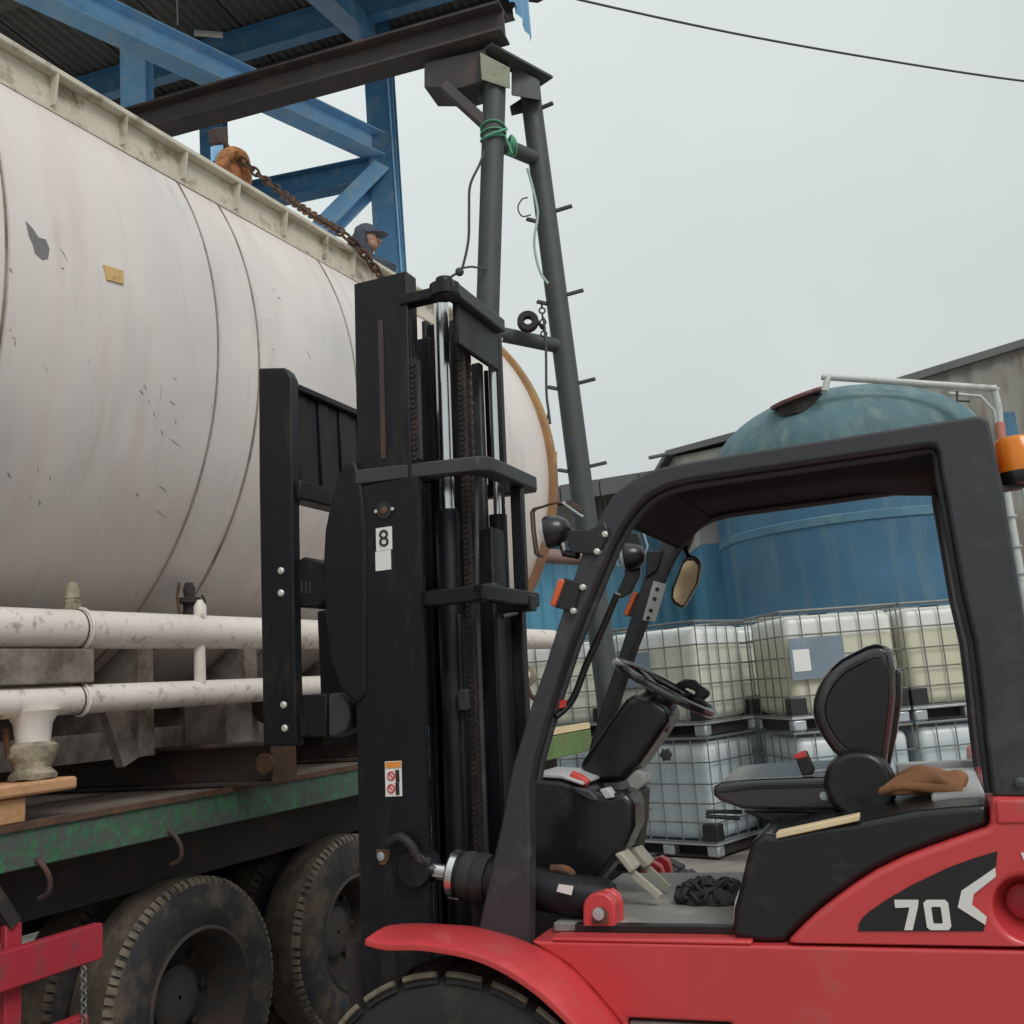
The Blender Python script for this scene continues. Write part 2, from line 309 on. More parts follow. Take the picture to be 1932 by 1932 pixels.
def tagp(o, label=None, cat=None, group=None, kind=None):
    for k, v in (('label', label), ('category', cat), ('group', group), ('kind', kind)):
        if v: o[k] = v
def bev(o, wd, seg=2):
    m = o.modifiers.new('bevel', 'BEVEL'); m.width = wd; m.segments = seg; m.limit_method = 'ANGLE'; m.angle_limit = rad(40); m.use_clamp_overlap = True
class Thing:
    def __init__(s, name, label, cat, fr=W, base=(0, 0, 0), group=None):
        s.fr, s.base = fr, V(base); e = bpy.data.objects.new(name, None); COL.objects.link(e); e.empty_display_size = .2
        e.location = fr.w(base); e.rotation_euler = (0, 0, -fr.a); tagp(e, label, cat, group); s.e = e
    def part(s, name, mb, m, bevel=0, parent=None, label=None, kind=None, seg=2, ang=35):
        o = bpy.data.objects.new(name, mb.mesh(name, s.base, ang)); COL.objects.link(o); o.data.materials.append(m)
        o.parent = parent or s.e; tagp(o, label, kind=kind)
        if bevel: bev(o, bevel, seg)
        return o
    def share(s, src, name, off, parent=None):          # another piece of the same mesh, shifted
        o = bpy.data.objects.new(name, src.data); COL.objects.link(o); o.location = off; o.parent = parent or s.e
        for mm in src.modifiers: bev(o, mm.width, mm.segments)
        return o
def solo(name, label, cat, fr, base, mb, m, bevel=0, group=None, kind=None, ang=35):
    o = bpy.data.objects.new(name, mb.mesh(name, base, ang)); COL.objects.link(o); o.data.materials.append(m)
    o.location = fr.w(base); o.rotation_euler = (0, 0, -fr.a); tagp(o, label, cat, group, kind)
    if bevel: bev(o, bevel)
    return o
def copy_tree(o, parent=None, lab=None):
    c = o.copy(); COL.objects.link(c); c.parent = parent
    for ch in list(o.children): copy_tree(ch, c)
    if lab: c['label'] = lab
    return c
def boolcut(o, mb, base):
    me = mb.mesh('cut', base); k = bpy.data.objects.new('cut', me); COL.objects.link(k)
    k.parent = o.parent
    bpy.context.view_layer.update()
    md = o.modifiers.new('b', 'BOOLEAN'); md.operation = 'DIFFERENCE'; md.object = k; md.solver = 'EXACT'
    bpy.context.view_layer.update()
    dg = bpy.context.evaluated_depsgraph_get(); nm = bpy.data.meshes.new_from_object(o.evaluated_get(dg))
    o.modifiers.clear(); o.data = nm; nm.set_sharp_from_angle(angle=rad(35))
    bpy.data.objects.remove(k); bpy.data.meshes.remove(me)
def smoothpts(P, n=6):                                  # Catmull-Rom through 3-D points
    P = [V(p) for p in P]; out = []
    for i in range(len(P) - 1):
        a, b, c, d = P[max(i - 1, 0)], P[i], P[i + 1], P[min(i + 2, len(P) - 1)]
        for k in range(n):
            t = k / n; out.append(.5 * ((2 * b) + (c - a) * t + (2 * a - 5 * b + 4 * c - d) * t * t + (3 * b - a - 3 * c + d) * t ** 3))
    out.append(P[-1]); return out
def ibeam(mb, p0, p1, h, wd, tf=.02, tw=.015, up=(0, 0, 1)):
    p0, p1 = V(p0), V(p1); d = (p1 - p0).normalized(); sd = d.cross(V(up)).normalized(); u = sd.cross(d)
    mb.bar(p0, p1, tw, h - 2 * tf, u)
    for k in (1, -1): mb.bar(p0 + u * k * (h - tf) / 2, p1 + u * k * (h - tf) / 2, wd, tf, u)
    return mb
def hbeamz(mb, x, y, z0, z1, wx, wy, t=.02):            # H column: flanges at both y faces
    mb.box(x - t / 2, x + t / 2, y - wy / 2 + t, y + wy / 2 - t, z0, z1)
    mb.box(x - wx / 2, x + wx / 2, y - wy / 2, y - wy / 2 + t, z0, z1); mb.box(x - wx / 2, x + wx / 2, y + wy / 2 - t, y + wy / 2, z0, z1); return mb
def bolts(t, pts, ax, r, h, m=None, name='bolt', parent=None, n=8):
    for p in pts:
        t.part(name, MB().lathe(p, ax, [(r, 0), (r, h * .6), (r * .6, h)], n), m or bolt_m, parent=parent)

# ================================================================== SETTING
def ground_fn(a, b):
    x, y = -160 + 320 * a, -60 + 320 * b
    return (x, y, .012 * mnoise.noise(V((x * .4, y * .4, 0))) - .012)
o = solo('ground', 'concrete yard', None, W, (0, 0, 0), MB().grid(ground_fn, 160, 160), concrete); o['kind'] = 'structure'; del o['label']

# ---------------- right-hand background: blue storage tank, sheds, building
TC = W.ay(1638, 1000, 17.0); cx, cy = TC.x, 17.0 + .6; RT = 2.36
zs = W.ay(1400, 868, 16.6).z; za = W.ay(1640, 722, 17.0).z
t = Thing('storage_tank', 'big round blue storage tank with a weathered teal dome, behind the caged totes', 'storage tank', W, (cx, cy, 0))
t.part('shell', MB().lathe((cx, cy, 0), (0, 0, 1), [(RT, 0), (RT, zs - .05)], 72, cap=False), tankb)
prof = [(RT * math.cos(a), zs - .05 + (za - zs + .05) * math.sin(a)) for a in [i * math.pi / 2 / 12 for i in range(12)]] + [(.01, za)]
t.part('dome', MB().lathe((cx, cy, 0), (0, 0, 1), prof, 72, cap=False), tankd)
zr = W.ay(1480, 995, 16.0).z
t.part('rib_band', MB().lathe((cx, cy, 0), (0, 0, 1), [(RT - .01, zr - .09), (RT + .025, zr - .07), (RT + .025, zr + .05), (RT - .01, zr + .08)], 72, cap=False), bandm)
t.part('rib_band', MB().lathe((cx, cy, 0), (0, 0, 1), [(RT - .01, .9), (RT + .03, .93), (RT + .03, 1.02), (RT - .01, 1.05)], 72, cap=False), tankb)
p = W.ay(1505, 752, 16.2); ax_ = V((-.28, -.1, 1))
t.part('manhole_neck', MB().lathe(p - V((0, 0, .32)), (0, 0, 1), [(.34, 0), (.34, .27)], 24), under)
t.part('manhole_lid', MB().lathe(p - V((0, 0, .03)), ax_, [(.44, 0), (.46, .02), (.46, .06), (.1, .09)], 28), maroon)
p = W.ay(1700, 745, 16.6)
t.part('roof_vent', MB().lathe(p - V((.0, 0, .3)), (0, 0, 1), [(.32, 0), (.32, .26), (.36, .26), (.30, .34)], 20), tankb)
a, b, c = W.ay(1556, 738, 15.6), W.ay(1562, 713, 15.6), W.ay(1866, 731, 15.2)
dn = [W.ay(1884, 770, 15.2), W.ay(1895, 900, 15.15), W.ay(1930, 1110, 15.1)]
ft = V((dn[2].x + .02, dn[2].y, .1))
po = t.part('fill_pipe', MB().tube(smoothpts([a, b + V((0, 0, -.01)), b + V((.08, 0, 0)), c - V((.1, 0, 0)), c + V((.06, 0, -.04)), dn[0]], 4) + [dn[1], dn[2], ft], .055, 12), pvc)
for q0, q1 in ((.1, 0), (.35, 0), (.62, 0), (.86, 0)):
    q = dn[1].lerp(dn[2], q0) if q0 < .9 else dn[2]
    t.part('pipe_clamp', MB().lathe(q, (dn[2] - dn[1]), [(.062, 0), (.085, .0), (.085, .03), (.062, .03)], 16), steel, parent=po)
t.part('coupling', MB().tube([W.ay(1886, 798, 15.18), W.ay(1892, 852, 15.16)], .07, 14), coup, parent=po)
t.part('valve_stub', MB().tube([W.ay(1790, 742, 15.3), W.ay(1850, 748, 15.2), W.ay(1875, 775, 15.2), W.ay(1880, 800, 15.2)], .028, 8), pvc)
t.part('valve_stub', MB().tube([W.ay(1806, 738, 15.25), W.ay(1806, 756, 15.25), W.ay(1830, 757, 15.25)], .02, 8), wire)
t.part('ladder_pipe', MB().tube([W.ay(1921, 860, 15.3), W.ay(1945, 1000, 15.3), W.ay(1960, 1110, 15.3), V((W.ay(1960, 1110, 15.3).x, 15.3, 0.1))], .035, 8), pvc)

def corrugated(mb, p0, p1, z0f, z1f, pitch, amp, nrm):
    p0, p1, nrm = V(p0), V(p1), V(nrm); L = (p1 - p0).length; n = int(L / pitch) * 4; row = []
    for i in range(n + 1):
        q = p0.lerp(p1, i / n); k = (0, 1, 1, 0)[i % 4]
        e = q + nrm * amp * k; s = i / n
        row.append((mb.bm.verts.new((e.x, e.y, z0f(s))), mb.bm.verts.new((e.x, e.y, z1f(s)))))
    for i in range(n): mb.face([row[i][0], row[i + 1][0], row[i + 1][1], row[i][1]])
    return mb
# long shed: blue lower wall, pale upper wall, dark eave
Y = 21.0
xl, xr = W.ay(700, 1000, Y).x, W.ay(1420, 1000, Y).x
zb = W.ay(1200, 994, Y).z; ze = W.ay(1200, 938, Y).z
t = Thing('long_shed', 'long shed with blue lower wall and dark roof edge, left of the storage tank', 'shed', W, ((xl + xr) / 2, Y, 0))
mb = MB(); corrugated(mb, (xl, Y, 0), (xr, Y, 0), lambda s: 0, lambda s: zb, .28, .035, (0, -1, 0)); t.part('lower_wall', mb, wallb, ang=20)
t.part('upper_wall', MB().box(xl, xr, Y + .06, Y + .2, 0, ze + .1), wallp)
t.part('sill', MB().box(xl, xr, Y - .1, Y + .06, zb, zb + .06), wallp)
for i in range(14):
    q = W.ay(1118 + i * 3.2, 955, Y - .1); t.part('louver', MB().box(q.x, q.x + .02, Y - .04, Y + .06, zb + .2, ze), roofd) if i % 3 == 0 else None
e0, e1 = W.ay(1040, 918, Y - 1.1), W.ay(1260, 883, Y - 1.1)
sl = (e1.z - e0.z) / (e1.x - e0.x)
zz = lambda x: e0.z + sl * (x - e0.x)
for i in range(10):
    xa = xl + (xr - xl) * i / 10; xb = xl + (xr - xl) * (i + 1) / 10 - .02
    t.part('roof_sheet', MB().hexa([(xa, Y - 1.1, zz(xa) - .34), (xb, Y - 1.1, zz(xb) - .34), (xb, Y + 5, zz(xb) + .3), (xa, Y + 5, zz(xa) + .3),
           (xa, Y - 1.1, zz(xa)), (xb, Y - 1.1, zz(xb)), (xb, Y + 5, zz(xb) + .64), (xa, Y + 5, zz(xa) + .64)]), roofd)
# small pale outbuilding right of it, its wall seen through the forklift cab
Y = 18.6
x0, x1 = W.ay(1318, 1000, Y).x, W.ay(1490, 1000, Y).x; zt = W.ay(1340, 962, Y).z; zm = W.ay(1345, 1026, Y).z
t = Thing('plant_room', 'low plant room with pale upper wall and blue dado, beside the storage tank', 'building', W, ((x0 + x1) / 2, Y, 0))
t.part('upper_wall', MB().box(x0, x1, Y, Y + 1.2, zm, zt + .9), wallp)
for i in range(4):
    xa = x0 + (x1 - x0) * i / 4; t.part('blue_panel', MB().box(xa + .012, x0 + (x1 - x0) * (i + 1) / 4, Y - .02, Y + 1.2, 0, zm - .01), wallb)
# sloping canopy roof with pale soffit beside the dome
Y = 18.2
a, b = W.ay(1256, 850, Y), W.ay(1395, 812, Y)
t = Thing('canopy_roof', 'grey canopy roof jutting out to the left of the teal dome', 'roof', W, (a.x, Y, 0))
t.part('roof_sheet', MB().hexa([(a.x, Y, a.z - .10), (b.x, Y, b.z - .13), (b.x, Y + 3, b.z - .13), (a.x, Y + 3, a.z - .1), (a.x, Y, a.z), (b.x, Y, b.z), (b.x, Y + 3, b.z), (a.x, Y + 3, a.z)]), roofd)
c1, c2, c3, c4 = W.ay(1272, 862, Y + .1), W.ay(1392, 836, Y + .1), W.ay(1395, 905, Y + .1), W.ay(1290, 905, Y + .1)
t.part('gable_wall', MB().prism([c1, c2, V((c3.x, c3.y, c3.z - .5)), V((c4.x, c4.y, c3.z - .5))], (0, 1.5, 0)), wallg)
t.part('bracket', MB().tube([W.ay(1224, 864, Y), W.ay(1262, 856, Y)], .035, 6), roofd)
# grey gabled building at the right
Y = 26
pts = [W.ay(1560, 768, Y), W.ay(1740, 712, Y), W.ay(1932, 653, Y), W.ay(2200, 570, Y)]
t = Thing('warehouse', 'grey clad warehouse with sloping roof line, behind the dome on the right', 'building', W, (pts[1].x, Y, 0))
x0, x1 = pts[0].x, pts[3].x; z0_, z1_ = pts[0].z, pts[3].z
mb = MB(); corrugated(mb, (x0, Y, 0), (x1, Y, 0), lambda s: 0, lambda s: z0_ + (z1_ - z0_) * s, .6, .05, (0, -1, 0)); t.part('gable_wall', mb, wallg, ang=20)
t.part('verge_trim', MB().bar((x0, Y - .12, z0_ + .05), (x1, Y - .12, z1_ + .05), .3, .2), roofd)
q = W.ay(1900, 800, Y - .2); t.part('gutter_box', MB().box(q.x - .12, q.x + .2, Y - .3, Y - .06, q.z - .8, q.z + .3), tankb)
t.part('back_wall', MB().box(x0, x1, Y + .1, Y + 12, 0, z0_), wallg)

# overhead cable
pts = [W.ay(1020, -22, 9.0), W.ay(1095, 0, 9.0), W.ay(1380, 62, 9.5), W.ay(1660, 112, 10), W.ay(1932, 153, 10.5), W.ay(2200, 180, 11)]
solo('overhead_cable', 'thin dark overhead cable sagging across the pale sky', 'cable', W, pts[2], MB().tube(smoothpts(pts, 8), .013, 6), wire)

# ================================================================== CRANE GANTRY (A-frame legs, girder) and BLUE SHELTER
YL, YR = 9.8, 10.35
l0 = W.ay(934, 140, YL); l1 = W.ay(921, 560, YL); dirL = (l1 - l0); l2 = l0 + dirL * (l0.z / (l0.z - l1.z))
r0 = W.ay(999, 165, YR); r1 = W.ay(1144, 1285, YR); r2 = r0 + (r1 - r0) * (r0.z / (r0.z - r1.z))
t = Thing('crane_gantry', 'tall green-grey A-frame gantry legs carrying a dark brown girder, behind the tanker', 'gantry', W, (l2.x, l2.y, 0))
pL = t.part('pole', MB().tube([l2, l1, l0], .12, 20), polem)
pR = t.part('pole', MB().tube([r2, r1, r0], [.135, .125, .115], 20), polem, label='leaning pole with step pegs')
def onleg(a, b, z): return a + (b - a) * ((z - a.z) / (b.z - a.z))
for ul, vl, ur, vr, rr_ in ((932, 266, 1014, 303, .085), (922, 625, 1060, 655, .078), (910, 1041, 1118, 1054, .075)):
    z = W.ay(ul, vl, YL).z; zr_ = W.ay(ur, vr, YR).z
    t.part('crossbar', MB().tube([onleg(l2, l0, z), onleg(r2, r0, zr_)], rr_, 14), polem if vl < 1000 else pinkpipe)
for u, v, s in ((1020, 205, 1), (1048, 399, 1), (1072, 557, 1), (1090, 724, 1), (1112, 881, 1), (1008, 420, -1), (1030, 575, -1), (1056, 735, -1), (1085, 890, -1)):
    c = onleg(r2, r0, W.ay(u, v, YR).z); L_ = .19 if s > 0 else .12
    t.part('step_peg', MB().bar(c + V((s * .08, 0, 0)), c + V((s * (.1 + L_ * (.7 if v < 300 else 1)), -.06, .02)), .04, .03), polem, parent=pR)
# head pieces
gx = lambda u, v, d: G.ay(u, v, d)
g0 = W.ay(932, 125, YL - .02)
t.part('cap_channel', MB().hexa([W.ay(908, 150, YL - .2), W.ay(962, 168, YL - .1), W.ay(962, 168, YL + .3), W.ay(908, 150, YL + .3), W.ay(905, 98, YL - .2), W.ay(962, 128, YL - .1), W.ay(962, 128, YL + .3), W.ay(905, 98, YL + .3)]), polet, .01)
t.part('cap_channel', MB().hexa([W.ay(965, 180, YR - .3), W.ay(1022, 190, YR - .2), W.ay(1022, 190, YR + .3), W.ay(965, 180, YR + .3), W.ay(965, 120, YR - .3), W.ay(1018, 152, YR - .2), W.ay(1018, 152, YR + .3), W.ay(965, 120, YR + .3)]), polem, .01)
t.part('cap_plate', MB().bar(W.ay(915, 92, YL - .1), W.ay(1030, 154, YR), .22, .03), polem)
# girder along G.x
gy = 9.75
yg = G.l(V((l0.x, l0.y, 0))).y - .1
ga, gb = G.ay(262, 233, yg), G.ay(952, 46, yg)
ga.z = gb.z = (ga.z + gb.z) / 2
ga.x -= 6
tg = t
mb = MB(); ibeam(mb, G.w(ga), G.w(gb), .34, .30, .03, .03); t.part('girder', mb, brown, .006)
q0, q1 = G.ay(800, 130, yg + .05), G.ay(925, 165, yg + .05)
t.part('girder_seat', MB().prism([G.w(G.ay(*p, yg - .05)) for p in ((800, 118), (915, 92), (918, 150), (850, 172), (835, 165), (800, 165))], G.w((0, .4, 0))), brown, .01)
t.part('knee_brace', MB().bar(W.ay(838, 163, YL), W.ay(918, 236, YL), .12, .10), brown)
t.part('gusset', MB().prism([W.ay(*p, YL + .05) for p in ((905, 175), (925, 150), (925, 205), (902, 185))], (0, .03, 0)), polem)
t.part('haunch', MB().prism([W.ay(*p, YR) for p in ((962, 200), (1000, 175), (1005, 205), (965, 215))], (0, .04, 0)), polem)

# blue shelter
t = Thing('steel_shelter', 'blue steel shelter with dark sheet roof over the tanker, top left', 'shelter', W, (-3, 13, 0))
YC = 13.4
c0 = W.ay(712, 290, YC); wd = .40
hbm = MB(); hx = c0.x + .10
hbeamz(hbm, hx, YC, 0, 12.5, .40, .42, .03); t.part('column', hbm, blue, .005)
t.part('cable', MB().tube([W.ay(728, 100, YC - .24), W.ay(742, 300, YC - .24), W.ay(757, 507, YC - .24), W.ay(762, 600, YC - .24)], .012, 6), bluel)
# the light I-beam, its sky light painted into the faded blue
za_ = W.ay(725, 285, YC).z
def atz(u, v, z): return W.az(u, v, z)
ip0, ip1 = atz(40, -40, za_), atz(722, 282, za_)
ip0 = ip1 + (ip0 - ip1) * 1.3
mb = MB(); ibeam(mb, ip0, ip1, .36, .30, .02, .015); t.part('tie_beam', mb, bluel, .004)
# lower dark beam + brace
d0, d1 = W.ay(470, 372, YC - .1), W.ay(705, 323, YC - .1)
mb = MB(); ibeam(mb, d0 + (d0 - d1) * .9, d1, .36, .25, .02, .015); t.part('strut', mb, blue, .004)
b0, b1 = W.ay(600, 445, YC - .5), W.ay(722, 322, YC - .1)
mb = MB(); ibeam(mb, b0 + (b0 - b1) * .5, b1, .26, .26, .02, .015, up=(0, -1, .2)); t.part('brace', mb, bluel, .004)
# posts hanging left
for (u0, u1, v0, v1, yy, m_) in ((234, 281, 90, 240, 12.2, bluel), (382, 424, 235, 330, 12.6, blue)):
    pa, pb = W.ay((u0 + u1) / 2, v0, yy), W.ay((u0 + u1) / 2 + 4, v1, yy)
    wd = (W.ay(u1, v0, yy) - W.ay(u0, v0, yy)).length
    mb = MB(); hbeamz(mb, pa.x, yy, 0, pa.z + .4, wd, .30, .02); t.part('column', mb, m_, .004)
# roof, well above the girder
KR = 1.42
zroof = CAMH + (gb.z - CAMH) * KR
rc_ = G.ay(1001, 81, yg * KR)
xr_ = rc_.x
y0r, y1r = 5.0, yg * KR - .25
nsh = 18
for i in range(nsh):
    xb = xr_ - i * 1.0; xa = xb - 1.06
    mb = MB(); n = 28; rows = []
    for k in range(n + 1):
        x = xa + (xb - xa) * k / n; z = zroof + (0, .035, .035, 0)[k % 4] + .006 * (i % 2)
        rows.append([mb.bm.verts.new(G.w((x, y0r, z))), mb.bm.verts.new(G.w((x, y1r, z)))])
    for k in range(n): mb.face([rows[k][0], rows[k + 1][0], rows[k + 1][1], rows[k][1]])
    t.part('roof_sheet', mb, roofm, ang=20)
pur = G.az(520, 62, zroof - .2)
for i, (yy, hh, m_) in enumerate(((y1r - .25, .3, roofm), (pur.y, .42, blue), (pur.y - 2.0, .22, roofm), (pur.y - 3.6, .22, roofm))):
    mb = MB(); ibeam(mb, G.w((xr_ - 18, yy, zroof - .02 - hh / 2)), G.w((xr_ - .1, yy, zroof - .02 - hh / 2)), hh, .18, .015, .012); t.part('purlin', mb, m_)
mb = MB().bar(W.ay(690, 60, YC - .3), W.ay(560, -60, YC - 2.5), .3, .3); t.part('rafter', mb, blue)
pl_ = G.az(335, 40, zroof - .5); mb = MB().tube([G.w((pl_.x, pl_.y, zroof)), G.w((pl_.x, pl_.y, zroof - .55))], .012, 6); t.part('hanging_rod', mb, pvc)
ql_ = W.az(390, 60, zroof - .35); mb = MB().bar(ql_ - V((.18, 0, .0)), ql_ + V((.2, .1, 0)), .07, .05); t.part('strip_lamp', mb, pvc)
mb = MB(); rows = []; n = 90
for k in range(n + 1):
    y = yg * KR - .02 - (yg * KR - 5) * k / n; x = xr_ + (0, .05, .05, 0)[k % 4]
    rows.append([mb.bm.verts.new(G.w((x, y, rc_.z + .03 * math.sin(k * 2.1)))), mb.bm.verts.new(G.w((x, y, zroof + .5)))])
for k in range(n): mb.face([rows[k][0], rows[k + 1][0], rows[k + 1][1], rows[k][1]])
t.part('fascia', mb, fasc, ang=20)
t.part('gable_sheet', MB().box(0, .1, 0, .1, 0, .1), roofm) if False else None

# ropes and odds on the gantry
mb = MB()
for k, dz in enumerate((0, .05, .09)):
    z = W.ay(934, 262 - k * 9, YL).z; c = onleg(l2, l0, z); mb.torus(c, (.1 * k - .1, .25 * (k - 1), 1), .132, .011, 24, 6)
mb.tube(smoothpts([W.ay(915, 258, YL - .14), W.ay(935, 250, YL - .15), W.ay(957, 243, YL - .12)], 5), .016, 6)
kq = onleg(l2, l0, W.ay(932, 268, YL).z) + V((.17, .05, -.02))
for k in range(3): mb.torus(kq + V((.02 * k, 0, -.01 * k)), (1, .3, .2 * k - .2), .10, .012, 20, 6)
mb.tube([kq + V((-.04, -.11, .05)), kq + V((.0, -.12, -.08)), kq + V((.02, -.11, -.16))], .012, 6)
solo('green_rope', 'green rope wound round the upright gantry pole', 'rope', W, W.ay(934, 260, YL), mb, ropeg)
pts = [W.ay(914, 285, YL - .15), W.ay(905, 310, YL - .2), W.ay(887, 350, YL - .2), W.ay(885, 400, YL - .2), W.ay(884, 450, YL - .2), W.ay(876, 492, YL - .2), W.ay(868, 512, YL - .2), W.ay(852, 522, YL - .2), W.ay(846, 540, YL - .2)]
mb = MB().tube(smoothpts(pts, 5), .014, 6); mb.tube([W.ay(869, 506, YL - .2), W.ay(890, 503, YL - .2), W.ay(918, 508, YL - .14)], .012, 6)
mb.ball(W.ay(867, 513, YL - .2), .045)
solo('loose_cable', 'thin cable drooping from the upright gantry pole to the top of the mast', 'cable', W, pts[3], mb, wire)
pts = [W.ay(995, 318, YR - .2), W.ay(1004, 350, YR - .2), W.ay(1013, 390, YR - .2), W.ay(1014, 412, YR - .2), W.ay(1008, 460, YR - .2), W.ay(1018, 510, YR - .18), W.ay(1034, 535, YR - .16)]
solo('pale_cord', 'pale green cord looped down the leaning gantry pole', 'cord', W, pts[2], MB().tube(smoothpts(pts, 5), .014, 6), ropep)
t = Thing('pulley_block', 'dark round pulley hanging by the second gantry crossbar', 'pulley', W, W.ay(996, 607, YL + .1))
c = W.ay(996, 607, YL + .05)
t.part('sheave', MB().lathe(c - V((0, .05, 0)), (0, 1, 0), [(.045, 0), (.10, 0), (.11, .02), (.08, .04), (.08, .06), (.11, .08), (.1, .1), (.045, .1), (.045, 0)], 24, cap=False), under)
mb = MB()
for k in range(6): mb.torus(W.ay(1022 + k * .8, 575 + k * 11, YL + .05), (0, 1, 0) if k % 2 else (1, 0, 0), .03, .009, 10, 5)
t.part('chain', mb, under)
t.part('hook', MB().tube([c + V((.08, 0, 0)), W.ay(1016, 608, YL + .05), W.ay(1024, 620, YL + .05)], .02, 6), under)
pts = [W.ay(1026, 600, YL), W.ay(1030, 660, YL), W.ay(1031, 740, YL), W.ay(1035, 775, YL), W.ay(1038, 800, YL)]
mb = MB().tube(smoothpts(pts, 5), .013, 6); mb.tube([pts[3], W.ay(1031, 798, YL)], .01, 5)
solo('hanging_rope', 'dark rope end hanging below the gantry pulley', 'rope', W, pts[2], mb, wire)
pts = [W.ay(1002, 405, YR - .15), W.ay(985, 408, YR - .15), W.ay(977, 392, YR - .15), W.ay(985, 376, YR - .15), W.ay(996, 373, YR - .15)]
solo('wire_loop', 'thin wire loop sticking out left of the leaning gantry pole', 'wire', W, pts[1], MB().tube(smoothpts(pts, 5), .008, 5), wire)
t = Thing('eave_lamp', 'small dark fitting under the corner of the blue fascia', 'fitting', W, W.ay(1012, 3, YL))
t.part('bracket', MB().tube([W.ay(998, -2, YL), W.ay(1014, 0, YL), W.ay(1022, -4, YL)], .03, 8), under)

# ================================================================== TRAILER
D = 3.42
zbt = T.ax(0, 1567, -D).z; zbb = T.ax(0, 1650, -D).z; XB = -6.45; YE = 8.25; YS = -3.0
t = Thing('flatbed_trailer', 'old flatbed trailer with chipped green side rail and dual tyres, under the white tank', 'trailer', T, (-4.9, 2.5, 0))
t.part('side_rail', MB().box(-D - .06, -D, YS, YE, zbb, zbt), greenp, .006)
t.part('side_rail', MB().box(XB, XB + .06, YS, YE, zbb, zbt), greenp, .006)
npl = 26
src = None
for i in range(npl):
    ya = YS + (YE - YS) * i / npl; yb = YS + (YE - YS) * (i + 1) / npl - .012
    t.part('deck_plank', MB().box(XB + .065, -D - .065, ya, yb, zbt - .05 + .006 * random.random(), zbt + .004 + .008 * random.random()), deckm, .004)
t.part('deck_angle', MB().box(-D - .02, -D + .012, YS, YE, zbt - .012, zbt + .012), rust)
for y in [YS + .4 + k * .95 for k in range(12)]:
    t.part('cross_member', MB().box(XB + .07, -D - .07, y, y + .09, zbb - .02, zbt - .055), under)
for x in (-4.35, -5.5): t.part('chassis_beam', MB().box(x - .1, x + .1, YS, YE, zbb - .42, zbb - .03), under, .01)
t.part('side_panel', MB().box(-D - .35, -D - .3, YS, YE, zbb - .25, zbb - .02), under)
for u, v in ((72, 1640), (322, 1586)):
    q = T.ax(u, v, -D + .01)
    t.part('rope_hook', MB().tube(smoothpts([(q.x - .02, q.y, zbb + .03), (q.x + .03, q.y, zbb), (q.x + .045, q.y + .015, zbb - .05), (q.x + .03, q.y + .02, zbb - .10), (q.x - .02, q.y + .02, zbb - .12)], 4), .010, 8), darkrust)
# front (far) part past the mast: dull green rail with pale top strip
t.part('head_rail', MB().box(-D - .001, -D + .035, 6.6, YE + .02, zbb - .05, zbt - .03), greenf, .006)
t.part('top_strip', MB().box(-D - .02, -D + .03, 6.6, YE + .02, zbt - .02, zbt + .03), woodp)
def wheel(t, x, y, r, wdt, tread, treadedge, hubm, lug=30, parts=True, lugdepth=.02):
    # outer face at +x; tyre part > sidewall ring; rim part
    pr = [(.56 * r, -.02), (.62 * r, .0), (.80 * r, .012), (.93 * r, -.01), (.985 * r, -.05), (r, -.09), (r, -wdt + .09), (.985 * r, -wdt + .05), (.93 * r, -wdt + .01), (.8 * r, -wdt - .012), (.6 * r, -wdt), (.56 * r, -wdt + .02)]
    ty = t.part('tyre', MB().lathe((x, y, r), (1, 0, 0), pr, 64, cap=False), tread, ang=50)
    t.part('tread', MB().lathe((x, y, r), (1, 0, 0), [(.984 * r, -.045), (r + .004, -.075), (r + .006, -wdt / 2 + .006), (r - .002, -wdt / 2), (r + .006, -wdt / 2 - .006), (r + .004, -wdt + .075), (.984 * r, -wdt + .045)], 64, cap=False), worn, parent=ty, ang=50)
    mb = MB()
    for k in range(lug):
        a0 = 2 * math.pi * (k + random.uniform(-.1, .1)) / lug; a1 = a0 + 2 * math.pi / lug * random.uniform(.55, .75); P = []
        for rr in (r - .05, r + lugdepth):
            for aa, xx in ((a0, x - .022), (a1, x - .022), (a1 + .008, x - .052), (a0 + .008, x - .052)):
                k2 = rr - (.022 if xx == x - .022 and rr > r else .004)
                P.append((xx, y + k2 * math.sin(aa), r + k2 * math.cos(aa)))
        mb.hexa(P)
    t.part('tread_lugs', mb, treadedge, parent=ty)
    rm = t.part('rim', MB().lathe((x, y, r), (1, 0, 0), [(.57 * r, -.03), (.6 * r, -.005), (.57 * r, .004), (.54 * r, -.03), (.50 * r, -.12), (.47 * r, -.22), (.30 * r, -.235), (.26 * r, -.16), (.2 * r, -.14), (.01, -.14)], 48, cap=False), hubm, ang=40)
    for k in range(8):
        a = 2 * math.pi * k / 8; t.part('wheel_nut', MB().lathe((x - .225, y + .40 * r * math.sin(a), r + .40 * r * math.cos(a)), (1, 0, 0), [(.018, 0), (.018, .03), (.01, .035)], 6), hubm, parent=rm)
    return ty
for y in (3.70, 4.92, 6.14):
    for x in (-D - .10, -D - .46):
        R_ = .525
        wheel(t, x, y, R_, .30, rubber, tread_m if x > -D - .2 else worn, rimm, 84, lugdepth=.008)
    t.part('axle', MB().tube([(-D - .3, y, .52), (-6.2, y, .52)], .07, 10), under)
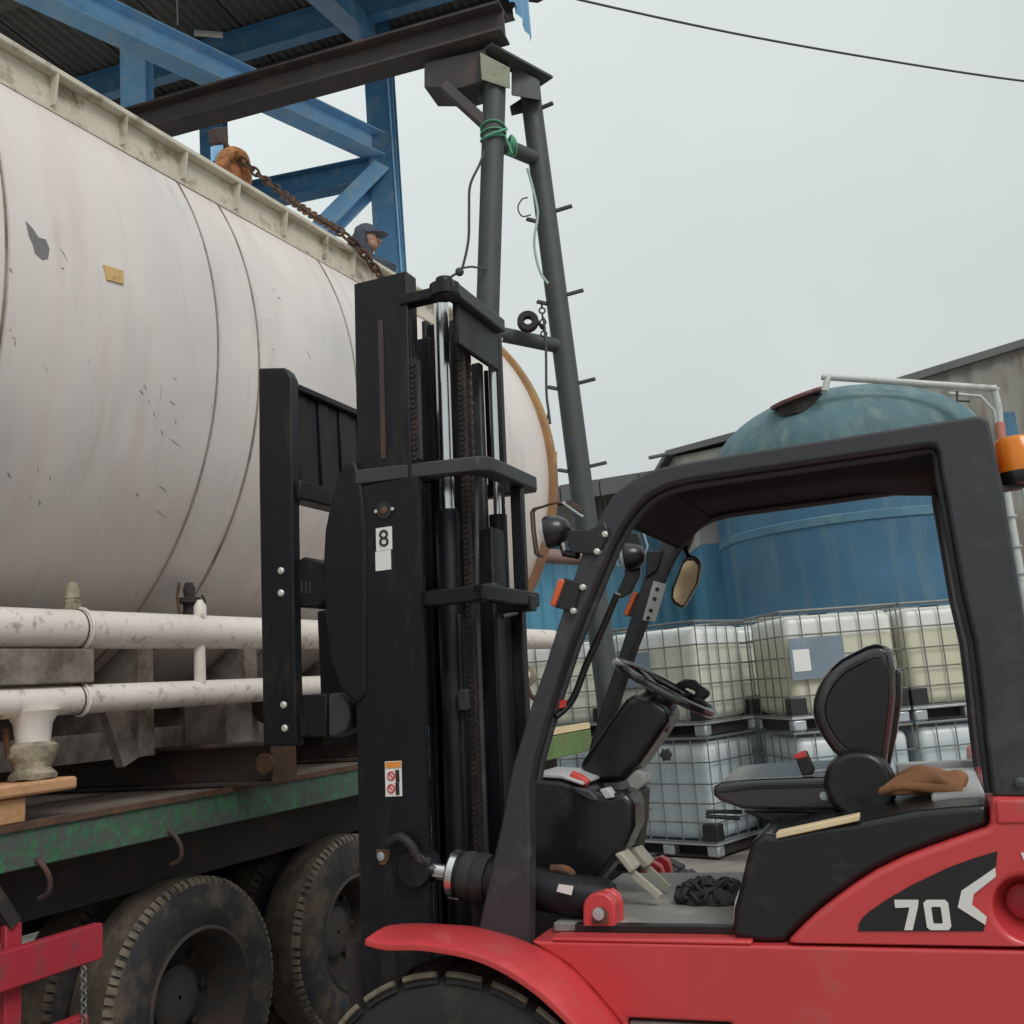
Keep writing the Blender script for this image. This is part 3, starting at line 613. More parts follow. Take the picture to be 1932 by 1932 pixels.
# red side guard at bottom left
t2 = Thing('red_side_guard', 'red steel side guard frame in front of the trailer tyres, bottom left', 'guard frame', T, (-D - .05, 2.4, .3))
qa, qb = T.ax(0, 1788, -D), T.ax(195, 1750, -D); zt_ = (qa.z + qb.z) / 2; zl_ = (T.ax(0, 1862, -D).z + T.ax(195, 1820, -D).z) / 2
t2.part('upper_rail', MB().box(-D - .05, -D, 0.6, qb.y, zl_, zt_), redold, .006)
ql = T.ax(168, 1912, -D); t2.part('lower_rail', MB().box(-D - .05, -D, 0.6, ql.y, ql.z - .14, ql.z), redold, .006)
qp = T.ax(33, 1800, -D - .02)
t2.part('post', MB().box(-D - .085, -D - .052, qp.y - .025, qp.y + .045, ql.z - .3, T.ax(40, 1745, -D).z), redold, .005)
t2.part('post', MB().bar((-D - .07, qp.y + .01, T.ax(40, 1745, -D).z), (-D - .07, qp.y - .14, T.ax(0, 1660, -D).z + .05), .05, .06, (1, 0, 0)), under)
mb = MB(); q = T.ax(158, 1822, -D + .03)
for k in range(14): mb.torus((q.x, q.y, q.z - .013 - .022 * k), (1, 0, 0) if k % 2 else (0, 1, 0), .012, .0035, 8, 5)
solo('safety_chain', 'thin steel chain hanging from the red side guard', 'chain', T, (q.x, q.y, q.z - .3), mb, cagem)

# ================================================================== TANK VESSEL
CX, CZ, R = -4.961, CAMH + 1.779, 1.739; Y0, Y1 = -4.0, 7.5
def oncyl(u, v, rr=None):
    rr = rr or R; r_ = T.l(ray(u, v)); a = r_.x ** 2 + r_.z ** 2; ox, oz = -CX, CAMH - CZ
    b = 2 * (ox * r_.x + oz * r_.z); c = ox * ox + oz * oz - rr * rr; dsc = b * b - 4 * a * c
    s = (-b - math.sqrt(max(dsc, 0))) / (2 * a); return V((r_.x * s, r_.y * s, CAMH + r_.z * s))
t = Thing('tanker_vessel', 'huge weathered white cylindrical tank with pipes along its side, lying on the trailer', 'tank', T, (CX, 2.0, CZ - R))
mb = MB(); uvl = mb.bm.loops.layers.uv.new('UVMap'); n = 128; rings = []
ys = [Y0 + (Y1 - Y0) * i / 46 for i in range(47)]
prof = [(R, y) for y in ys] + [(R * math.cos(a), Y1 + .5 * math.sin(a)) for a in (.2, .45, .7, .95, 1.2, 1.4, 1.55)]
for r_, y in prof:
    rings.append([])
    for j in range(n):
        a = 2 * math.pi * j / n; dn_ = 1 + .0016 * mnoise.noise(V((math.cos(a) * 2.5, math.sin(a) * 2.5, y * .9))) + .0007 * mnoise.noise(V((math.cos(a) * 7, math.sin(a) * 7, y * 2.5)))
        rings[-1].append(mb.bm.verts.new((CX + r_ * dn_ * math.sin(a), y, CZ + r_ * dn_ * math.cos(a))))
for i in range(len(rings) - 1):
    for j in range(n):
        f = mb.face([rings[i][j], rings[i][(j + 1) % n], rings[i + 1][(j + 1) % n], rings[i + 1][j]])
        for lp, (jj, ii) in zip(f.loops, ((j, i), (j + 1, i), (j + 1, i + 1), (j, i + 1))): lp[uvl].uv = (2 * math.pi * jj / n * R, prof[ii][1])
t.part('shell', mb, tankw, ang=60)
t.part('end_rim', MB().lathe((CX, Y1 - .05, CZ), (0, 1, 0), [(R - .02, 0), (R + .045, 0), (R + .045, .09), (R - .02, .09)], 128, cap=False), rimb)
b0_, b1_ = T.ay(1042, 852, Y1 + .02), T.ay(1040, 1000, Y1 + .02)
t.part('rim_bracket', MB().bar(b0_, b1_, .07, .05, (0, 1, 0)), ochre, .004)
# seams follow the girth
for u, v in ((8, 560), (411, 660), (488, 675), (660, 640)):
    q = oncyl(u, v); t.part('weld_seam', MB().torus((CX, q.y, CZ), (0, 1, 0), R + .001, .0055, 160, 6), whited)
mb = MB().torus((CX, oncyl(411, 660).y + .012, CZ), (0, 1, 0), R - .0018, .003, 160, 6); mb.torus((CX, oncyl(488, 675).y + .012, CZ), (0, 1, 0), R - .0015, .0035, 160, 6); mb.torus((CX, oncyl(8, 560).y + .012, CZ), (0, 1, 0), R - .0015, .0035, 160, 6)
t.part('seam_grime', mb, grimem)
def patch(mb, poly, th):
    P = [oncyl(*p) for p in poly]; nr = V((P[0].x - CX, 0, P[0].z - CZ)).normalized(); mb.prism([p + nr * .0005 for p in P], nr * th); return mb
t.part('identification_tag', patch(MB(), ((194, 500), (231, 512), (232, 537), (200, 528)), .006), alloy)
t.part('bare_patch', patch(MB(), ((48, 417), (62, 432), (72, 448), (86, 452), (93, 470), (90, 488), (80, 490), (66, 478), (62, 462), (55, 446)), .0015), greypatch)
random.seed(11)
mb = MB()
CL = [(random.uniform(0, 620), random.uniform(280, 1050)) for _ in range(26)]
for k in range(55):                                    # scratches cut in the paint, in loose clusters
    cl = random.choice(CL); u, v = cl[0] + random.gauss(0, 22), cl[1] + random.gauss(0, 34)
    if u < 2 or u > 650: continue
    if v < 250 + u * .56: continue
    L_ = random.choice((4, 5, 7, 9, 12, 16, 28)); a = random.gauss(1.2, .35); wdp = random.uniform(.5, 1.5)
    pa, pb = oncyl(u, v, R + .0008), oncyl(u + L_ * math.cos(a) + random.uniform(-3, 3), v + L_ * math.sin(a), R + .0008)
    mb.tube([pa, pa.lerp(pb, .4) + V((0, random.gauss(0, .0022), 0)), pb], [.0005, .0016 * wdp, .0004], 4)
t.part('scratches', mb, scratchm, kind='stuff')
# walkway edge along the top
xw = -3.47
zr0, zr1 = (T.ax(0, 154.7, xw).z + T.ax(664, 527, xw).z) / 2, (T.ax(0, 67, xw).z + T.ax(679, 481.6, xw).z) / 2
def yat(u, v, x): return T.ax(u, v, x).y
we = t.part('walkway_edge', MB().box(xw - .012, xw, Y0, Y1 - .3, zr0 + .012, zr1 - .05), cream)
t.part('top_rail', MB().box(xw - .22, xw + .05, Y0, Y1 - .3, zr1 - .048, zr1 - .018), cream, .006, parent=we)
t.part('top_rail', MB().tube([(xw - .02, Y0, zr1 - .004), (xw - .02, Y1 - .3, zr1 - .004)], .022, 10), cream, parent=we)
t.part('base_angle', MB().box(xw - .1, xw + .012, Y0, Y1 - .3, zr0 - .006, zr0 + .010), cream, parent=we)
t.part('walkway_deck', MB().box(xw - 1.0, xw - .225, Y0, Y1 - .3, zr1 - .045, zr1 - .02), cream, parent=we)
for u, v in ((-90, 130), (102, 230), (234, 312), (348, 380), (448, 430), (538, 482), (615, 525), (668, 560), (712, 590)):
    y = yat(u, v - 40, xw + .03)
    t.part('rib', MB().prism([(xw, y, zr1 - .05), (xw + .05, y, zr1 - .05), (xw + .03, y, zr0 + .02), (xw, y, zr0 + .02)], (0, .012, 0)), cream, parent=we)
# pipes
xp = -3.50
zu = (T.ax(0, 1197, xp).z + T.ax(1050, 1201, xp).z) / 2; ru = abs(T.ax(0, 1156.4, xp).z - T.ax(0, 1237, xp).z) / 2 * .98
zl = (T.ax(0, 1324.6, xp).z + T.ax(487, 1304, xp).z) / 2; rl = abs(T.ax(0, 1294, xp).z - T.ax(0, 1355, xp).z) / 2 * .98
ye = T.ax(1040, 1200, xp).y
up = t.part('upper_pipe', MB().tube([(xp, Y0, zu), (xp, 3, zu), (xp, ye, zu)], ru, 28), pipew)
yl = T.ax(990, 1268, xp).y
lp = t.part('lower_pipe', MB().tube([(xp, Y0, zl), (xp, 3, zl), (xp, yl - .12, zl), (xp, yl, zl)], [rl, rl, rl, rl * .8], 28), pipew)
for k in (.0, .035, .06): t.part('end_valve', MB().lathe((xp, yl + k, zl), (0, 1, 0), [(rl * (1.5 - 6 * k), 0), (rl * (1.5 - 6 * k), .02)], 16), muck, parent=lp)
t.part('handle', MB().tube(smoothpts([(xp + .03, yl - .05, zl - .05), (xp + .06, yl - .04, zl - .16), (xp + .08, yl + .05, zl - .20), (xp + .08, yl + .1, zl - .19)], 4), .018, 8), rust, parent=lp)
yb = T.ax(150, 1200, xp).y
for zz_, rr, pr in ((zu, ru, up), (zl, rl, lp)):
    t.part('pipe_clamp', MB().torus((xp, yb, zz_), (0, 1, 0), rr + .006, .007, 32, 6), pipew, parent=pr)
    t.part('clamp_seam', MB().torus((xp, yb - .02, zz_), (0, 1, 0), rr + .001, .0035, 32, 6), darkrust, parent=pr)
yk = T.ax(172, 1260, xp + .03).y
t.part('pipe_bracket', MB().box(xp - .05, xp + .05, Y0, yk, zl + rl + .006, zu - ru - .004), whited, .006)
ypn = T.ax(146, 1140, xp).y
t.part('threaded_nipple', MB().lathe((xp - .03, ypn, zu + ru - .02), (0, 0, 1), [(.036, 0), (.034, .05), (.031, .05), (.033, .058), (.03, .066), (.033, .074), (.03, .082), (.028, .11), (.022, .135), (.008, .142)], 16), muck)
# valve with lever
q = T.ax(357, 1130, xp - .08)
va = t.part('relief_valve', MB().lathe((q.x, q.y, zu + ru * .6), (0, 0, 1), [(.03, 0), (.03, .10), (.055, .10), (.055, .125), (.025, .13), (.03, .17), (.018, .2)], 16), under)
t.part('lever', MB().tube([(q.x + .02, q.y - .08, zu + .05), (q.x + .02, q.y - .10, zu + .17), (q.x + .02, q.y - .085, zu + .24)], .008, 6), rust, parent=va)
t.part('lever', MB().tube([(q.x + .02, q.y + .07, zu + .07), (q.x + .02, q.y + .085, zu + .16), (q.x, q.y + .09, zu + .19)], .007, 6), under, parent=va)
q = T.ax(376, 1220, xp + .02)
t.part('drain_tube', MB().tube([(q.x, q.y, zu + ru * .6), (q.x, q.y, zl)], .028, 12), pipew)
t.part('drain_tube', MB().lathe((q.x + .01, q.y, zu + ru * .5), (0, 0, 1), [(.03, 0), (.03, .08), (.012, .11)], 12), pipew)
# pipe foot with crusted flange
q = T.ax(62, 1380, xp); zfl = T.ax(60, 1470, xp).z
t.part('pipe_foot', MB().lathe((xp, q.y, zl - rl * .6), (0, 0, -1), [(.10, 0), (.072, .05), (.062, .14), (.062, zl - rl * .6 - zfl - .03)], 24), pipew)
mb = MB().lathe((xp, q.y, zfl), (0, 0, 1), [(.085, 0), (.088, .02), (.07, .04), (.078, .07), (.09, .09), (.09, .125), (.066, .14)], 18)
for vv in mb.bm.verts: vv.co += V((random.uniform(-.006, .006), random.uniform(-.006, .006), random.uniform(-.004, .004)))
t.part('crusted_flange', mb, muck)
t.part('flange_bolt', MB().tube([(xp - .05, q.y - .07, zfl + .09), (xp - .06, q.y - .075, zfl + .2)], .012, 6), rust)
# saddles and skirt plates under the tank
zd = zbt + .012
for u in (-160, 250, 455, 650, 900):
    y = T.ax(u, 1380, -3.9).y
    mb = MB(); xs = [-3.86, -4.2, -4.96, -5.7, -6.1]
    top = [CZ - math.sqrt(max(R * R - (x - CX) ** 2, 0)) - .004 for x in xs]
    mb.prism([(xs[0], y, zd + .17)] + [(x, y, z) for x, z in zip(xs, top)] + [(xs[-1], y, zd + .17)], (0, .10, 0)); t.part('saddle', mb, whited)
t.part('skirt_plate', MB().box(-3.98, -3.95, Y0, 7.0, zd + .17, zd + .30), whited)
q = T.ax(452, 1365, -3.62); t.part('gusset_box', MB().box(-3.9, -3.62, q.y - .1, q.y + .1, zd + .17, zl - .02), whited, .006)
t.part('gusset_box', MB().bar((-3.7, T.ax(200, 1385, -3.7).y, zl + .02), (-3.7, T.ax(225, 1430, -3.7).y + .05, zd + .16), .1, .05, (1, 0, 0)), whited)
t.part('pipe_shoe', MB().lathe((-3.72, q.y + .32, zl - .08), (0, 1, .1), [(.10, 0), (.10, .22)], 20), under)

# rusty bearers across the trailer
yb0 = T.ax(545, 1450, -3.2).y
lbl = ['dark rusty steel beam lying across the trailer, its end sticking out beside the fork carriage', 'rusty beam across the trailer behind the mast', 'rusty beam under the near end of the tank, out to the left']
for i, (y, xe) in enumerate(((yb0 - .08, -3.16), (yb0 + 1.25, -3.3), (1.4, -3.5))):
    mb = MB(); ibeam(mb, (XB, y + .05, zd + .10), (xe, y, zd + .10), .20, .18, .018, .016)
    b_ = Thing('rusty_beam', lbl[i], 'steel beam', T, (-4.9, y, zd), 'rusty bearers across the trailer')
    b_.part('beam', mb, darkrust, .003)
    b_.part('end_plate', MB().box(xe - .012, xe + .004, y - .085, y + .085, zd + .004, zd + .196), rust, .003)
    b_.part('lug', MB().lathe((xe - .04, y - .085, zd + .1), (0, -1, 0), [(.05, 0), (.05, .012), (.02, .013)], 14), rust)
q0 = T.ax(0, 1480, xp); q1 = T.ax(114, 1480, xp)
zt1 = zfl - .004; zt0 = T.ax(60, 1497, xp).z
zt0 = max(zt0, zd + .075)
b_ = Thing('timber_block', 'short orange-brown timber under the pipe foot, upper of two', 'timber', T, (xp, q1.y - .2, zt0), 'timber packing on the trailer')
b_.part('block', MB().box(xp - .12, xp + .10, q1.y - .62, q1.y, zt0, zt1), wood, .012)
b_ = Thing('timber_block', 'lower orange-brown timber on the trailer deck, under another timber', 'timber', T, (xp, q1.y - .4, zd), 'timber packing on the trailer')
b_.part('block', MB().box(xp - .13, xp + .07, q1.y - .9, T.ax(50, 1505, xp + .07).y, zd, zt0 - .004), wood, .008)

# lifting lug, hook and chain along the top
lg = T.ax(440, 318, -4.55)
t = Thing('lifting_shackle', 'orange rusty shackle standing on top of the white tank', 'shackle', T, lg)
def tx(u, v, x=-4.55): return T.ax(u, v, x)
t.part('bow', MB().tube(smoothpts([tx(415, 318), tx(424, 296), tx(440, 288), tx(456, 296), tx(462, 316), tx(464, 345)], 5), .046, 10), orange_r)
t.part('lug_plate', MB().prism([tx(420, 300), tx(445, 296), tx(463, 312), tx(466, 350), tx(415, 350)], (-.05, 0, 0)), orange_r, .01)
t = Thing('hoist_hook', 'dark rusty hook block hanging below the brown girder above the tank', 'hook', T, tx(418, 270, -4.6))
t.part('block', MB().prism([tx(406, 240, -4.6), tx(430, 238, -4.6), tx(432, 262, -4.6), tx(424, 276, -4.6), tx(412, 268, -4.6)], (-.08, 0, 0)), darkrust, .01)
t.part('hook', MB().tube(smoothpts([tx(418, 265, -4.62), tx(427, 280, -4.62), tx(430, 296, -4.62), tx(420, 304, -4.62)], 5), .03, 8), rust)
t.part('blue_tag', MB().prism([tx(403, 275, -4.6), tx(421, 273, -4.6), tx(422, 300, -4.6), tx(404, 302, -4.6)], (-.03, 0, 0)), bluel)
t = Thing('lifting_chain', 'rusty chain running from the shackle down over the walkway edge to the mast', 'chain', T, T.ax(600, 410, -4.1))
P = [T.ax(460, 305, -4.5), T.ax(492, 333, -4.4), T.ax(530, 362, -4.25), T.ax(566, 390, -4.0), T.ax(600, 412, -3.75), T.ax(640, 436, -3.46), T.ax(672, 462, -3.40), T.ax(695, 490, -3.38), T.ax(712, 513, -3.37), T.ax(724, 532, -3.37)]
P = smoothpts(P, 24); acc = 0; nxt = 0; k = 0; link = None
for i in range(1, len(P)):
    acc += (P[i] - P[i - 1]).length
    if acc >= nxt:
        d = (P[i] - P[i - 1]).normalized(); q = P[i]
        sd = V((1, 0, 0)) if k % 2 else d.cross(V((1, 0, 0))).normalized()
        mb = MB().torus(q, sd, .026, .0095, 12, 6, sx=1.55, xdir=d); t.part('link', mb, rust if k % 3 else darkrust); k += 1; nxt += .055

# ================================================================== PERSON crouching on top of the tank
hd = T.ay(692, 453, 6.55)
zt_ = CZ + math.sqrt(max(R * R - (hd.x - CX) ** 2, .1))
t = Thing('person', 'person in a navy cap crouching on top of the white tank, head and shoulders showing', 'person', T, (hd.x, hd.y, zt_))
def skinbody(name, verts, edges, radii, m):
    me = bpy.data.meshes.new(name); me.from_pydata([V(v) - t.base for v in verts], edges, []); o = bpy.data.objects.new(name, me); COL.objects.link(o); o.parent = t.e
    md = o.modifiers.new('skin', 'SKIN'); md.use_smooth_shade = True
    for i, r_ in enumerate(radii):
        r_ = r_ if isinstance(r_, tuple) else (r_, r_); me.skin_vertices[0].data[i].radius = r_
    me.skin_vertices[0].data[0].use_root = True
    o.modifiers.new('sub', 'SUBSURF').levels = 2; o.modifiers['sub'].render_levels = 2; me.materials.append(m); return o
hx_, hy_, hz_ = hd
HR = Matrix.Rotation(rad(-68), 4, 'Z')
def turned(mb):
    bmesh.ops.transform(mb.bm, matrix=Matrix.Translation((hx_, hy_, hz_)) @ HR @ Matrix.Translation((-hx_, -hy_, -hz_)), verts=mb.bm.verts); return mb
zs_ = hz_ - .42; pel = max(zt_ + .12, hz_ - .74)
vv = [(hx_ - .06, hy_ - .08, pel), (hx_ - .05, hy_ - .06, pel + .2), (hx_ - .03, hy_ - .03, zs_ - .1), (hx_ - .02, hy_ - .02, zs_), (hx_ - .01, hy_, hz_ - .13),
      (hx_ + .17, hy_ - .08, zs_ - .03), (hx_ + .24, hy_ + .02, zs_ - .26), (hx_ + .2, hy_ + .2, zs_ - .34),
      (hx_ - .2, hy_ + .05, zs_ - .03), (hx_ - .26, hy_ + .1, zs_ - .26), (hx_ - .15, hy_ + .26, zs_ - .34),
      (hx_ + .08, hy_ - .06, pel - .04), (hx_ + .14, hy_ + .16, pel - .02), (hx_ + .12, hy_ + .02, pel - .08),
      (hx_ - .16, hy_ - .06, pel - .04), (hx_ - .2, hy_ + .16, pel - .02), (hx_ - .18, hy_ + .02, pel - .08)]
ee = [(0, 1), (1, 2), (2, 3), (3, 4), (3, 5), (5, 6), (6, 7), (3, 8), (8, 9), (9, 10), (0, 11), (11, 12), (12, 13), (0, 14), (14, 15), (15, 16)]
skinbody('body', vv, ee, [.13, .14, .12, .07, .062, .06, .05, .035, .075, .05, .035, .09, .065, .045, .09, .065, .045], cloth)
mb = MB()
mb.ball((hx_, hy_, hz_), .078, .098, .115, 20); mb.ball((hx_ + .012, hy_ + .035, hz_ - .055), .058, .06, .055, 14)
mb.ball((hx_ + .075, hy_ - .005, hz_ - .01), .014, .024, .034, 8); mb.ball((hx_ - .075, hy_ - .005, hz_ - .01), .014, .024, .034, 8)
mb.tube([(hx_, hy_ + .088, hz_ + .005), (hx_, hy_ + .115, hz_ - .028), (hx_, hy_ + .095, hz_ - .036)], [.012, .017, .01], 8)
mb.tube([(hx_, hy_, hz_ - .06), (hx_ - .01, hy_ - .01, hz_ - .2)], .055, 12)
hdp = t.part('head', turned(mb), skin, ang=80)
for s in (-1, 1):
    t.part('eye', turned(MB().ball((hx_ + s * .03, hy_ + .086, hz_ + .006), .012, .012, .008, 8)), ink, parent=hdp)
    t.part('hand', MB().ball((hx_ + s * .17, hy_ + .27, zs_ - .36), .04, .055, .022, 10).tube([(hx_ + s * .14, hy_ + .3, zs_ - .36), (hx_ + s * .12, hy_ + .35, zs_ - .37)], .009, 6).tube([(hx_ + s * .16, hy_ + .31, zs_ - .36), (hx_ + s * .15, hy_ + .38, zs_ - .37)], .009, 6).tube([(hx_ + s * .18, hy_ + .31, zs_ - .36), (hx_ + s * .18, hy_ + .38, zs_ - .37)], .009, 6).tube([(hx_ + s * .2, hy_ + .3, zs_ - .36), (hx_ + s * .2, hy_ + .36, zs_ - .37)], .008, 6).tube([(hx_ + s * .13, hy_ + .26, zs_ - .36), (hx_ + s * .09, hy_ + .3, zs_ - .37)], .01, 6), skin, ang=80)
t.part('mouth', turned(MB().ball((hx_, hy_ + .095, hz_ - .06), .022, .006, .006, 8)), brownc, parent=hdp)
t.part('hair', turned(MB().ball((hx_, hy_ - .034, hz_ + .012), .079, .072, .088, 16)), ink, parent=hdp)
cp = t.part('cap', MB().lathe((hx_, hy_ - .005, hz_ + .03), (0, 0, 1), [(.096, 0), (.1, .03), (.092, .065), (.06, .09), (.01, .098)], 20), capm)
t.part('brim', turned(MB().prism([(hx_ - .085, hy_ + .05, hz_ + .035), (hx_ - .06, hy_ + .15, hz_ + .03), (hx_, hy_ + .185, hz_ + .028), (hx_ + .06, hy_ + .15, hz_ + .03), (hx_ + .085, hy_ + .05, hz_ + .035)], (0, 0, .012))), capm, .004, parent=cp)
# the head looks along the tank, away to the right

# ================================================================== CAGED TOTES
def tote(fr, x, y, z, bm_, label, plate=None):
    t = Thing('caged_tote', label, 'tote tank', fr, (x, y, z), 'caged plastic totes stacked two high')
    Wd, Dp, H = 1.2, 1.0, 1.165
    b = t.part('bottle', MB().box(x + .03, x + Wd - .03, y + .03, y + Dp - .03, z + .17, z + 1.12), bm_, .085, seg=5)
    t.part('filler_cap', MB().lathe((x + .6, y + .5, z + 1.12), (0, 0, 1), [(.1, 0), (.1, .03), (.04, .035)], 16), ink, parent=b)
    v1 = None
    for k in range(7):
        for yy in (y, y + Dp):
            xx = x + Wd * k / 6
            if v1 is None: v1 = t.part('cage_bar', MB().tube([(x, y, z + .15), (x, y, z + H)], .0075, 6), cagem)
            else: t.share(v1, 'cage_bar', (xx - x, yy - y, 0))
    for k in range(1, 5):
        for xx in (x, x + Wd): t.share(v1, 'cage_bar', (xx - x, Dp * k / 5, 0))
    r1 = None
    for k, zz_ in enumerate((.16, .345, .53, .72, .93)):
        if r1 is None: r1 = t.part('cage_ring', MB().tube([(x - .008, y - .008, z + zz_), (x + Wd + .008, y - .008, z + zz_), (x + Wd + .008, y + Dp + .008, z + zz_), (x - .008, y + Dp + .008, z + zz_)], .0075, 6, closed=True), cagem)
        else: t.share(r1, 'cage_ring', (0, 0, zz_ - .16))
    t.part('top_ring', MB().tube([(x, y, z + H), (x + Wd, y, z + H), (x + Wd, y + Dp, z + H), (x, y + Dp, z + H)], .014, 8, closed=True), cagem)
    t.part('pallet_deck', MB().box(x - .01, x + Wd + .01, y - .01, y + Dp + .01, z + .125, z + .15), steel, .004)
    c1 = None; f1 = None
    for xx in (x, x + Wd - .16):
        for yy in (y, y + Dp - .12):
            if c1 is None: c1 = t.part('corner_guard', MB().box(x - .013, x + .16, y - .013, y + .12, z + .165, z + .33), ink, .01)
            else: t.share(c1, 'corner_guard', (xx - x + (.013 if xx > x else 0), yy - y + (.013 if yy > y else 0), 0))
    for xx in (x, x + Wd / 2 - .07, x + Wd - .14):
        for yy in (y, y + Dp - .12):
            if f1 is None: f1 = t.part('foot', MB().box(x, x + .14, y, y + .12, z + .012, z + .124), steel, .02)
            else: t.share(f1, 'foot', (xx - x, yy - y, 0))
    t.part('skid', MB().box(x + .145, x + Wd - .145, y + .02, y + .1, z + .005, z + .03), under)
    t.part('pallet_core', MB().box(x + .03, x + Wd - .03, y + .125, y + Dp - .13, z + .02, z + .122), under)
    if plate:
        x0, x1, z0, z1 = plate[:4]; pl = t.part('label_plate', MB().box(x + x0, x + x1, y - .024, y - .019, z + z0, z + z1), dpl)
        if len(plate) > 4: t.part('paper_label', MB().box(x + plate[4], x + plate[5], y - .028, y - .0245, z + plate[6], z + plate[7]), white, parent=pl)
    return t
A_ = Frame(42.2); pA = A_.l(W.az(1358, 1622, 0))
tote(A_, pA.x - 1.2, pA.y, 0.0, bot_w, 'water-grey caged tote on the ground between the steering column and the seat')
tA = tote(A_, pA.x - 1.2, pA.y, 1.172, bot_y, 'yellowish caged tote with blue-grey plate, on top behind the steering wheel', (.05, .62, .55, .90))
C_ = Frame(-8); pC = C_.l(W.az(1499, 1384, 1.172))
tote(C_, pC.x, pC.y, 0, bot_w, 'water-grey caged tote on the ground hidden partly by the seat')
tote(C_, pC.x, pC.y, 1.172, bot_g, 'yellow-stained caged tote with grey plate and paper label, on top behind the seat back', (.04, .60, .50, .90, .07, .24, .58, .79))
tote(C_, pC.x + 1.25, pC.y, 0, bot_w, 'water-grey caged tote on the ground next to the rear guard pillar')
tote(C_, pC.x + 1.25, pC.y, 1.172, bot_g, 'pale yellow caged tote on top beside the rear guard pillar')
tote(C_, pC.x - .38, pC.y + 1.5, 0, bot_w, 'water-grey caged tote on the ground in the back row, in the gap between two stacks')
tote(C_, pC.x - .38, pC.y + 1.5, 1.172, bot_y, 'pale caged tote on top in the back row, in the gap between two stacks')
E_ = Frame(12); pE = E_.l(W.ay(1140, 1300, 12.2))
tote(E_, pE.x - 1.2, pE.y, 0, bot_w, 'caged tote on the ground beyond the trailer end')
tote(E_, pE.x - 1.2, pE.y, 1.172, bot_y, 'dull yellow caged tote on top, seen between mast and front guard pillar')
q = W.az(1256, 1424, .93)
q = W.ay(1256, 1424, 10.55)
t = Thing('black_hand_wheel', 'small black hand wheel hanging on the front of the lower tote', 'hand wheel', W, q)
mb = MB().lathe(q, (0, -1, 0), [(.03, 0), (.055, .0), (.055, .03), (.02, .035)], 16)
for k in range(6): mb.ball(q + V((.05 * math.cos(k * math.pi / 3), -.015, .05 * math.sin(k * math.pi / 3))), .018, n=8)
t.part('wheel', mb, ink)

# ================================================================== FORKLIFT
t = K = Thing('forklift', 'red and black forklift with raised black mast and open cab, its mast facing the tanker', 'forklift', F, (-.6, 3.45, 0))
DN, DFAR = 2.95, 3.80                                   # near and far faces of the overhead guard
def f(u, v, d=DN): return F.ay(u, v, d)
def fz(u, v, z): return F.az(u, v, z)
def pol(pts, d): return [f(u, v, d) for u, v in pts]
YBF = 4.62                                              # far side of the body
ZS = f(1508, 1790, 2.90).z                              # seam height

# ---- chassis
bp = pol(((1012, 1786), (1071, 1821), (1118, 1868), (1171, 1932)), 2.93)
c0 = bp[-1]
zt = ZS - .002
side = [V((bp[0].x - .02, 2.93, zt))] + [V((p.x, 2.93, min(p.z, zt - .01))) for p in bp[1:]] + [V((c0.x + .09, 2.93, c0.z - .22)), V((c0.x + .10, 2.93, .34)), V((1.15, 2.93, .34)), V((1.25, 2.93, .5)), V((1.25, 2.93, zt))]
ch = t.part('chassis', MB().prism(side, (0, .60, 0)), red, 0)
t.part('chassis_core', MB().box(bp[0].x + .1, 1.2, 3.54, YBF, .36, zt - .32), red, .01)
s0, s1 = f(1182, 1921, 2.93), f(1379, 1919, 2.93)
boolcut(ch, MB().box(s0.x, s1.x, 2.8, 3.15, .42, s0.z), t.base)
bev(ch, .012, 3)
t.part('step_plate', MB().box(s0.x + .004, s1.x - .004, 2.945, 3.14, .425, s0.z - .012), floorm, .004)
# red ledge along the deck edge, floor plate
l0, l1 = f(1178, 1768, 2.95), f(1400, 1782, 2.95)
t.part('deck_ledge', MB().box(bp[0].x + .05, l1.x + .03, 2.931, 3.0, zt, zt + .012), red, .005)
t.part('deck_edge_trim', MB().box(bp[0].x + .10, l1.x, 3.0, 3.03, zt + .002, zt + .034), plas, .004)
YFL = fz(1330, 1662, zt).y
fl_ = t.part('floor_plate', MB().box(bp[0].x + .02, .2, 3.032, YFL, zt + .003, zt + .03), floorm, .004)
# ---- front fender: a curved sheet from the body side out over the tyre
near = pol(((690, 1771), (728, 1781), (796, 1782), (884, 1797), (946, 1822), (1009, 1862), (1056, 1903), (1084, 1932), (1108, 1965), (1125, 1998)), 2.68)
far = pol(((756, 1744), (765, 1742), (830, 1743), (920, 1752)), 2.97) + pol(((1014, 1785), (1073, 1820), (1120, 1867), (1173, 1931), (1188, 1964), (1200, 1997)), 2.936)
def fen(a, b):
    i = a * (len(near) - 1); k = min(int(i), len(near) - 2); q = i - k
    n_ = near[k].lerp(near[k + 1], q); f_ = far[k].lerp(far[k + 1], q); return n_.lerp(f_, b) + V((0, 0, .012 * math.sin(math.pi * b)))
near = smoothpts(near, 4); far = smoothpts(far, 4)
fe = t.part('fender', MB().grid(fen, len(near) - 1, 6), red, ang=60)
sm = fe.modifiers.new('solid', 'SOLIDIFY'); sm.thickness = .018; sm.offset = -1; bev(fe, .006, 2)
t.part('fender_inner', MB().box(-1.95, -1.0, 3.12, 3.15, .5, zt - .06), under)
